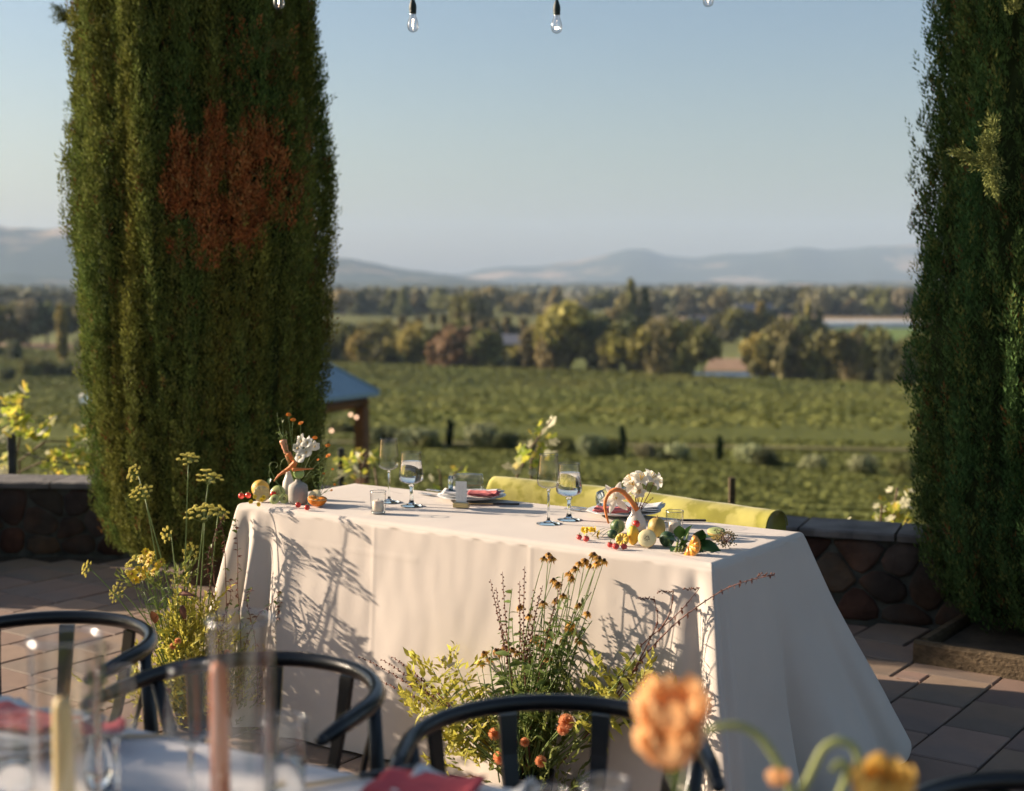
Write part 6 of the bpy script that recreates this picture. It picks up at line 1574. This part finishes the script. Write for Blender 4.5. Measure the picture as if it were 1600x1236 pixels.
def left_arrangement():
    b = V(-1.08, 4.62, 0); r = thing('flower_arrangement', b, 'wild arrangement with tall yellow fennel umbels at the left end of the table', 'flower arrangement', 'floor flower arrangements')
    vessel(r, V(-1.06,4.70,0), .10, .13)
    Yf = 4.70
    # fennel
    ums = [(294,713,'umb1',.78,(.1,-.5,1)),(205,737,'umb1',.75,(-.7,-.6,.5)),(222,770,'umb2',.72,(-.3,-.5,.9)),(326,744,'umb0',.85,(.15,-.25,1)),(316,802,'umb2',.95,(-.15,-.35,1)),(345,797,'umb1',.72,(.5,-.5,.8)),(256,835,'umb1',.7,(-.8,-.6,.1)),(298,860,'umb1',.65,(.2,-.7,.4)),(210,880,'umb0',.85,(-.5,-.4,.8)),
           (131,888,'umb1',.68,(-.8,-.5,.3)),(184,925,'umb2',.62,(-.5,-.7,.3)),(279,905,'umb1',.6,(.3,-.5,.8)),(232,872,'umb1',.5,(0,-.4,1))]
    for (x, y, k, s, d) in ums:
        p = W(x, y, Yf+U(-.08,.06)); dv = V(*d).normalized(); q = p-dv*.038*s; pts = stem_part(r, b+V(U(-.04,.04),U(-.03,.03),.12), q, ((x-285)*.00022, .0, .10), .0036, .0017); put('umbel', TM[k], r, q, dv, s=s*1.18)
    # yellow coreopsis cluster
    for (x, y) in [(228,862),(221,873),(232,878),(226,888),(214,890),(235,868),(247,882),(252,878),(241,893),(220,902),(212,906),(206,897),(229,897)]:
        p = W(x, y, Yf-.12+U(-.05,.05)); d = V(U(-.6,.3), -.8, .6); put('flower_head', TM['coreopsis'], r, p, d, s=U(.8,1.05)); pts = stem_part(r, b+V(U(-.03,.03),-.03,.12), p-d*.004, (-.03,-.03,.06), .0018, .0009)
        for k in range(3): put('leaf', TM['leaf_lance'], r, pts[4+k*2], (U(-1,1), U(-1,.2), U(.2,.9)), s=U(.5,.85))
    for (x, y) in [(250,905),(262,918),(270,900),(285,925),(240,918),(258,935),(275,945),(300,940),(225,925)]:
        p = W(x, y, Yf-.08+U(-.06,.04)); leafy_stem(r, b+V(U(-.03,.03),0,.12), p, (-.02,-.02,.03), 'leaf_lance', 12, (.7,1.1))
    # russet and pale leaves
    for (x, y, d, s, k, nm) in [(242,975,(.05,-.3,1),1.0,'leaf_b','russet_leaf'),(278,930,(.6,-.4,.3),.9,'leaf_b','russet_leaf'),(285,945,(.2,-.6,-.8),.8,'leaf_b','russet_leaf'),(262,965,(-.2,-.4,1),1.0,'leaf_y','pale_leaf'),(285,975,(.4,-.5,.8),1.1,'leaf_y2','pale_leaf'),(270,985,(-.5,-.6,.2),1.1,'leaf_y','pale_leaf'),(298,965,(.5,-.3,.9),.9,'leaf_y','pale_leaf'),(255,1000,(-.6,-.5,-.2),1.0,'leaf_y','pale_leaf')]:
        p = W(x, y, Yf-.16); put(nm, TM[k], r, p, d, s=s); stem_part(r, b+V(0,-.05,.1), p, (-.02,-.02,.02), .002, .0014)
    # chartreuse base and amber blooms
    for (x, y) in [(300,975),(320,995),(285,1000),(305,1010),(265,1015),(330,1030),(280,1035),(300,1045),(255,1045),(270,1065),(320,1060),(290,1080),(250,1080),(345,1050)]:
        p = W(x, y, Yf-.12+U(-.08,.05)); leafy_stem(r, b+V((x-290)*.0015,-.04,.08), p, (0,-.02,.03), 'leaf_y' if random.random() < .5 else 'leaf_y2', 12, (.6,1.0), t0=.3)
    for (x, y) in [(233,985),(240,990),(228,992),(278,1002),(270,1010),(262,1080),(355,1020)]:
        p = W(x, y, Yf-.22); put('dahlia', TM['pompon2'], r, p, tocam(p)+V(0,0,.3), s=.8); stem_part(r, b+V(0,-.05,.08), p, (0,-.01,.02), .002, .0015)
    C = lambda x, y, dy=-.1: W(x, y, Yf+dy)
    foliage_stuff(r, [(C(285,1040),.07,.07,.05,110),(C(300,985),.04,.05,.05,60),(C(260,1090),.08,.07,.04,100),(C(320,1090),.08,.07,.04,50),(C(300,1000),.05,.05,.03,26),(C(350,1060),.06,.05,.05,30)], 13, (.50,.45,.085), .024, .0042, 'chartreuse_foliage')
    foliage_stuff(r, [(C(260,915),.04,.04,.03,14),(C(350,1100),.08,.06,.04,40),(C(380,1080),.06,.05,.05,24)], 11, (.17,.20,.05), .026, .0045, 'green_foliage')
    # dark trailing vine with round leaves by the cloth corner
    for path in ([(352,870),(350,840),(345,815),(352,800)],[(335,900),(330,860),(338,825),(350,810)],[(340,960),(330,920),(322,880),(330,850)],[(375,960),(371,920),(372,880),(370,830),(368,812)],[(345,990),(352,960),(362,930),(358,905)],[(400,1000),(390,960),(384,935),(395,918)],[(380,1010),(402,960),(420,948),(440,925)],[(440,1060),(430,1010),(432,970),(438,942)]):
        ps = [W(x, y, 4.60 if x > 360 else Yf-.02) for x, y in path]; fine = []
        ps = [V(ps[0].x, ps[0].y+.02, .10)]+ps
        for i in range(len(ps)-1):
            for k in range(5): fine.append(ps[i].lerp(ps[i+1], k/5))
        fine.append(ps[-1])
        for _ in range(3): fine = [fine[0]]+[(fine[i-1]+fine[i]*2+fine[i+1])/4 for i in range(1, len(fine)-1)]+[fine[-1]]
        n = len(fine); g = Geo(); g.tube(fine, [.0020-.0012*i/n for i in range(n)], 5); g.build('stem', M['stem_r'], r)
        for i in range(5, n):
            for s_ in range(2): put('russet_leaf', TM['leaf_s' if random.random() < .6 else 'leaf_sg'], r, fine[i], (U(-1,1), U(-1,.1), U(-.5,.7)), s=U(.5,.95))
left_arrangement()

# ================================================================== VINES BEYOND THE WALL
def grapevine(name_label, canes, leaves, Y, group='grapevines beyond the wall', pale=.25, zbase=-.9):
    a = W(*canes[0][0], Y); r = thing('grapevine', (a.x, Y, zbase), name_label, 'grapevine', group)
    for c in canes:
        ps = [W(x, y, Y+U(-.1,.1)) for x, y in c]; ps = [V(ps[0].x, ps[0].y, zbase)]+ps; g = Geo(); g.tube(ps, [.012]+[.007-.004*i/len(ps) for i in range(len(ps)-1)], 6); g.build('cane', M['cane'], r)
    for (x, y, s) in leaves:
        p = W(x+U(-2,2), y+U(-2,2), Y+U(-.25,.25)); d = V(U(-1,1), U(-.9,.1), U(-1,.4)); put('leaf', TM['vine_p' if random.random() < pale else 'vine'], r, p, d, s=s*U(.8,1.15), roll=U(-1.2,1.2))
def cloud(x0, x1, y0, y1, n, s=(.6,1.1)): return [(U(x0,x1), U(y0,y1), U(*s)) for _ in range(n)]
grapevine('sunlit grapevine on a wire behind the wall at far left', [[(20,745),(30,690),(36,620)],[(30,720),(70,690),(110,690)],[(24,740),(70,720),(140,700)]],
    cloud(10,48,598,640,10)+cloud(0,40,640,670,14)+cloud(30,90,645,680,16)+cloud(0,14,660,745,10)+cloud(86,140,665,720,10)+cloud(60,142,705,748,34,(.45,.8))+cloud(120,150,640,740,14)+cloud(0,10,610,745,6)+cloud(46,66,672,700,4), 8.9, pale=.12)
grapevine('bright green grapevine leaves above the table left of wine glass', [[(560,770),(565,735),(575,705)],[(590,765),(585,730)]], cloud(545,598,698,722,9,(.5,.8))+cloud(525,600,715,765,30,(.45,.8)), 8.6, pale=.3)
grapevine('small grapevine shoot between wine glass and name card', [[(690,770),(688,740),(682,726)],[(700,765),(712,738),(722,730)]], cloud(672,730,726,768,14,(.4,.7)), 8.6, pale=.3)
grapevine('pale leafed grapevine shoot rising behind the loveseat', [[(800,760),(830,700),(862,655)],[(830,720),(845,690)]], [(862,658,.8),(874,662,.8),(852,668,.8),(868,690,.8),(840,675,.8),(832,680,.7),(846,697,.7),(826,700,.9),(820,712,.9),(838,706,.7),(852,704,.8),(858,712,.7),(836,722,.7),(834,735,.6),(805,722,.8),(798,730,.8),(808,735,.7),(860,680,.7),(845,660,.6),(815,698,.6),(866,705,.6),(829,690,.6)], 7.9, pale=.5)
grapevine('yellow green grapevine beside the right-hand cypress', [[(1395,830),(1398,790),(1402,762)],[(1375,830),(1378,790)]], cloud(1385,1425,762,826,26,(.45,.75))+cloud(1366,1386,775,815,9,(.4,.7)), 7.5, pale=.35)
grapevine('few vine leaves poking over the wall right of the loveseat', [[(1335,840),(1325,815)],[(1230,825),(1228,818)]], [(1322,812,.6),(1326,820,.5),(1283,818,.35),(1350,826,.4),(1335,826,.4)], 7.0, pale=.6)
def stake(px, top, w, lab, Y=8.7, m='post'):
    p = W(px, top, Y); k = w*Y/FPX/2; g = Geo(); g.box(p.x-k, p.x+k, Y-k, Y+k, -1.4, p.z, 0, .004); o = g.build('vine_stake', M[m], origin=(p.x, Y, -1.4)); tag(o, lab, 'post', 'vineyard stakes')
stake(18,678,11,'dark square stake holding the vine at far left')
stake(533,700,9,'dark stake among leaves left of the wine glass', 9.0)
stake(1144,746,10,'weathered grey stake behind the right end of loveseat', 8.3, 'timber')
g = Geo(); a, b_ = W(22,705,8.7), W(150,735,8.7)
g.tube([a, (a+b_)/2-V(0,0,.01), b_+V(.6,0,-.05)], .004, 5); o = g.build('trellis_wire', M['post'], origin=a); tag(o, 'dark trellis wire between stakes at far left', 'wire')
g = Geo(); p = W(129,618,14); q = W(143,609,14.2); g.tube([p, q+(q-p)], .02, 4, sx=2.2); 
o = g.build('roof_edge', M['plastic'], origin=p); tag(o, 'short pale board poking out behind the left cypress', 'board')

# ================================================================== FESTOON LIGHTS
def festoon():
    YB = 5.4; BL = [(435,13),(645,49),(870,51),(1107,9)]
    tops = []
    r0 = thing('festoon_cable', W(755,-60,YB), 'black cable carrying the hanging bulbs above the table', 'cable')
    for k, (px, bot) in enumerate(BL):
        tp = W(px, bot-49, YB)   # top of the socket
        r = thing('festoon_bulb', tp, f'clear hanging bulb in a black socket, {NTH[k]} from the left above the table', 'light bulb', 'festoon bulbs above the table')
        g = Geo(); g.lathe([(0,.006),(.006,.004),(.0085,-.004),(.0125,-.016),(.0140,-.024),(.0140,-.036),(.0128,-.041),(.0135,-.044),(.0130,-.050),(0,-.051)], 16); g.build('socket', M['rubber'], r, world=False)
        g = Geo(); g.lathe([(.0115,-.050),(.0125,-.060),(.0185,-.078),(.0215,-.092),(.0205,-.104),(.0150,-.114),(.0060,-.119),(0,-.120)], 20); g.build('globe', M['bulb'], r, world=False)
        g = Geo()
        if k == 2: g.tube([(-.007,0,-.098),(0,0,-.101),(.007,0,-.096)], .0028, 6)
        else: g.tube([(.001,0,-.070),(-.001,0,-.098)], .0016, 6)
        g.build('filament', M['filament'], r, world=False)
        g = Geo(); g.tube([(0,0,-.05),(0,0,-.068)], .003, 6); g.build('glass_stem', M['bulb'], r, world=False)
        up = .22; g = Geo(); g.tube([(0,0,.004),(0,0,up)], .0028, 6); g.build('drop_wire', M['rubber'], r, world=False)
        tops.append(V(tp.x, tp.y, tp.z+up))
    pts = [V(-3.2,6.2,tops[0].z+1.1), V(-1.9,5.6,tops[0].z+.35)]+tops+[V(2.0,5.45,tops[-1].z+.5), V(3.0,5.6,tops[-1].z+1.1)]
    fine = []
    for a, b in zip(pts, pts[1:]):
        for k in range(8): t = k/8; fine.append(a.lerp(b, t)-V(0,0,.04*4*t*(1-t)*(b-a).length))
    fine.append(pts[-1]); g = Geo(); g.tube(fine, .005, 6); g.build('cable', M['rubber'], r0)
festoon()

# ================================================================== FOREGROUND TABLE SETTING
def hurricane(px, Y, top, wpx, lab, candle_px, candle_top, cm, clab, crad=.0115):
    c = W(px, top, Y); rad = wpx/2*Y/FPX; h = c.z-TZ; z0 = TZ+.002; ht = c.z-z0
    r = thing('hurricane_glass', (c.x, c.y, z0), lab, 'glass cylinder', 'glass cylinders round the taper candles')
    g = Geo(); g.lathe([(0,.003),(rad*.97,.003),(rad,.008),(rad,ht)], 36); g.build('cylinder', M['glass_tall'], r, world=False)
    g = Geo(); g.lathe([(rad+.0018,ht-.0015),(rad,ht+.0015),(rad-.0018,ht-.0015)], 36); g.build('rim', M['glassrim'], r, world=False)
    g = Geo(); g.lathe([(0,.0005),(rad,.0005),(rad,.004),(0,.0045)], 36); g.build('base', M['glassrim'], r, world=False)
    q = W(candle_px, candle_top, Y); hc = q.z-z0-.005
    r = thing('taper_candle', (q.x, q.y, z0+.005), clab, 'candle', 'taper candles on the dining table')
    g = Geo(); g.lathe([(0,0),(crad*1.05,0),(crad,hc*.5),(crad*.92,hc*.93),(crad*.7,hc*.985),(0,hc)], 20); g.build('wax', M[cm], r, world=False)
    g = Geo(); g.tube([(0,0,hc-.002),(.001,0,hc+.009)], .0008, 5); g.build('wick', M['dark'], r, world=False)
hurricane(101, 1.75, 995, 110, 'tall clear glass cylinder round the yellow candle, bottom left', 97, 1088, 'wax_y', 'pale yellow taper candle at the bottom left', .0135)
hurricane(376, 1.86, 966, 104, 'tall clear glass cylinder round the apricot candle', 341, 1034, 'wax_o', 'apricot orange taper candle, bottom left of centre', .0135)
def on_table(px, py, Y): q = W(px, py, Y); return V(q.x, q.y, TZ+.002)
wine_glass(on_table(296,1040,1.93), 'blurred wine glass left of the apricot candle', 'glasses on the dining table')
def highball(p, lab, h=.145, rad=.031, fill=.6):
    r = thing('tumbler', p, lab, 'glass', 'glasses on the dining table')
    g = Geo(); g.lathe([(0,.008),(rad*.86,.008),(rad*.9,.012),(rad,h)], 32); g.build('glass_cup', M['glass_tall'], r, world=False)
    g = Geo(); g.lathe([(rad+.0009,h-.0008),(rad,h+.0008),(rad-.0009,h-.0008)], 32); g.build('rim', M['glassrim'], r, world=False)
    g = Geo(); g.lathe([(0,0),(rad*.84,0),(rad*.88,.006),(rad*.86,.0075),(0,.0075)], 32); g.build('base', M['glassthick'], r, world=False)
    if fill: g = Geo(); rf = rad*(.9+.1*fill)-.0012; g.lathe([(0,.0085),(rad*.88-.001,.0095),(rf,h*fill),(0,h*fill)], 32); g.build('water', M['water'], r, world=False)
highball(on_table(443,1095,1.92), 'blurred straight glass of water right of the apricot candle')
highball(on_table(850,1150,1.62), 'blurred straight glass at bottom centre, left one', .150, .030, .0)
highball(on_table(945,1146,1.66), 'blurred straight glass touching the peach flower on its left', .150, .030, .0)
highball(on_table(18,1110,1.95), 'blurred straight glass cut by the left edge', .14, .030, .5)
wine_glass(on_table(178,1040,1.98), 'blurred wine glass right of the yellow candle', 'glasses on the dining table', .92)
pl = V(-.80, 2.27, TZ+.002); plate(pl, .125, 'blurred dinner plate at the left of the dining table')
napkin(pl, .22, .15, -.5, 'white napkin on the left plate of the dining table', 'white', z=.016, seed=12, curl=.03)
napkin(V(-.80,2.26,TZ+.03), .17, .09, -.45, 'coral napkin on the left plate of the dining table', 'pink', z=.006, seed=14, curl=.012, layers=2)
napkin(V(-.66,2.22,TZ+.016), .07, .05, .3, 'crimson napkin edge by the first chair', 'red', z=.016, seed=15, curl=.02, layers=2)
knife(P(262,1150,TZ+.004), R(5), 'dark knife lying on the dining table at left', 'black', zoff=.002)
pl = V(-.10, 1.90, TZ+.002); plate(pl, .118, 'blurred dinner plate at the bottom centre of the dining table')
napkin(V(-.075,1.93,TZ+.018), .20, .13, -.42, 'white napkin on the bottom centre plate', 'white', z=.004, seed=18, curl=.03)
napkin(V(-.125,1.93,TZ+.036), .15, .11, -.30, 'crimson napkin on the bottom centre plate', 'red', z=.006, seed=19, curl=.008, layers=2)
knife(P(560,1215,TZ+.004), R(25), 'knife left of the crimson napkin', 'black', zoff=.002)
# flowers in a bud vase close to the lens
def front_posy():
    b = V(.22, 1.42, TZ+.002)
    vase(b, [(0,0),(.030,0),(.036,.006),(.034,.05),(.016,.085),(.013,.10),(.016,.108),(.013,.108),(.010,.05),(0,.05)], 'cream bud vase under the peach flower in the foreground', 'ceramic2')
    r = thing('poppy_posy', b+V(0,0,.1), 'large peach poppies with curling green stems close to the camera', 'flowers')
    def poppy(p, s, d, m, nm='poppy_bloom', tall=1.0):
        g = Geo()
        for l_ in range(3):
            for k in range(5):
                a = 2*math.pi*k/5+l_*.6; n = 7; vs = []
                for i in range(n+1):
                    t = i/n; ww = s*.62*math.sin(math.pi*min(1, t**.6*.93+.03)); th = t*2.0; rr = s*(.62+.14*l_)*math.sin(th)*1.05; z = s*(.75-.85*math.cos(th))*tall
                    e = .05*s*math.sin(k*3+i*1.1+l_)
                    for w in (-1,-.5,0,.5,1): vs.append((rr-abs(w)*ww*.35+e*t, w*ww, z+e*abs(w)))
                q = Geo(); q.add(vs, [(i*5+j, (i+1)*5+j, (i+1)*5+j+1, i*5+j+1) for i in range(n) for j in range(4)], 0); g.join(q, Matrix.Rotation(a, 4, 'Z'))
        g.ball((0,0,s*.05), s*.28, 8, 6, mi=1)
        o = g.build(nm, [M[m], M['petal_y']], r, world=False); dv = Vector(d).normalized()
        o.matrix_local = Matrix.Translation(Vector(p)-ORG[r.name]) @ dv.to_track_quat('Z','Y').to_matrix().to_4x4(); return o
    p1 = W(1052,1138,1.44); poppy(p1, .043, (-.1,-.25,1), 'peach', tall=1.0); p2 = W(1046,1178,1.43); poppy(p2, .039, (-.1,-.35,.9), 'peach')
    p3 = W(1372,1252,1.40); poppy(p3, .036, (.1,-.3,1), 'petal_y2'); p4 = W(1216,1226,1.44); poppy(p4, .013, (0,0,1), 'peach')
    for p in (p1, p2, p4): stem_part(r, b+V(0,0,.06), p-V(0,0,.012), (0,0,0), .0024, .0018)
    for path in ([(1105,1142),(1130,1134),(1160,1133),(1190,1152),(1215,1190),(1240,1240),(1220,1320)], [(1335,1208),(1343,1185),(1332,1163),(1308,1156),(1285,1168),(1268,1205),(1245,1250),(1210,1320)], [(1300,1205),(1312,1190),(1326,1198),(1318,1230),(1280,1300)]):
        ps = [W(x, y, 1.5) for x, y in path]+[b+V(.01,0,.08)]; fine = []
        for i in range(len(ps)-1):
            for k in range(5): fine.append(ps[i].lerp(ps[i+1], k/5))
        fine.append(ps[-1])
        for _ in range(4): fine = [fine[0]]+[(fine[i-1]+fine[i]*2+fine[i+1])/4 for i in range(1, len(fine)-1)]+[fine[-1]]
        g = Geo(); g.tube(fine, [.0045-.002*abs(i/len(fine)-.4) for i in range(len(fine))], 8); g.build('curling_stem', M['stem_p'], r)
    stem_part(r, b+V(0,0,.06), p3-V(0,0,.02), (.02,0,0), .003, .002)
M['stem_p'] = mat('pale_green_stem', (.34,.38,.14), .5, .1, 30, trans=.3)
M['petal_y2'] = mat('golden_petal', (.75,.48,.12), .6, .15, 30, trans=.4)
front_posy()
# small dried sprig in the left cylinder region
def small_sprig():
    b = on_table(150,1060,2.05); r = thing('dried_sprig', b, 'olive brown dried sprig between the left glasses', 'dried flowers'); 
    g = Geo(); g.lathe([(0,0),(.018,0),(.020,.04),(.010,.07),(.012,.08),(.009,.08),(0,.03)], 16); g.build('bud_vase', M['glassthick'], r, world=False)
    for k in range(7):
        p = W(U(138,168), U(985,1050), 2.05+U(-.02,.02)); pts = stem_part(r, b+V(0,0,.05), p, (0,0,.02), .0015, .0008)
        for j in range(6): put('leaf', TM['leaf_s'] if j % 2 else TM['leaf_sg'], r, pts[4+j], (U(-1,1),U(-1,.5),U(0,1)), s=U(.5,.9))
small_sprig()
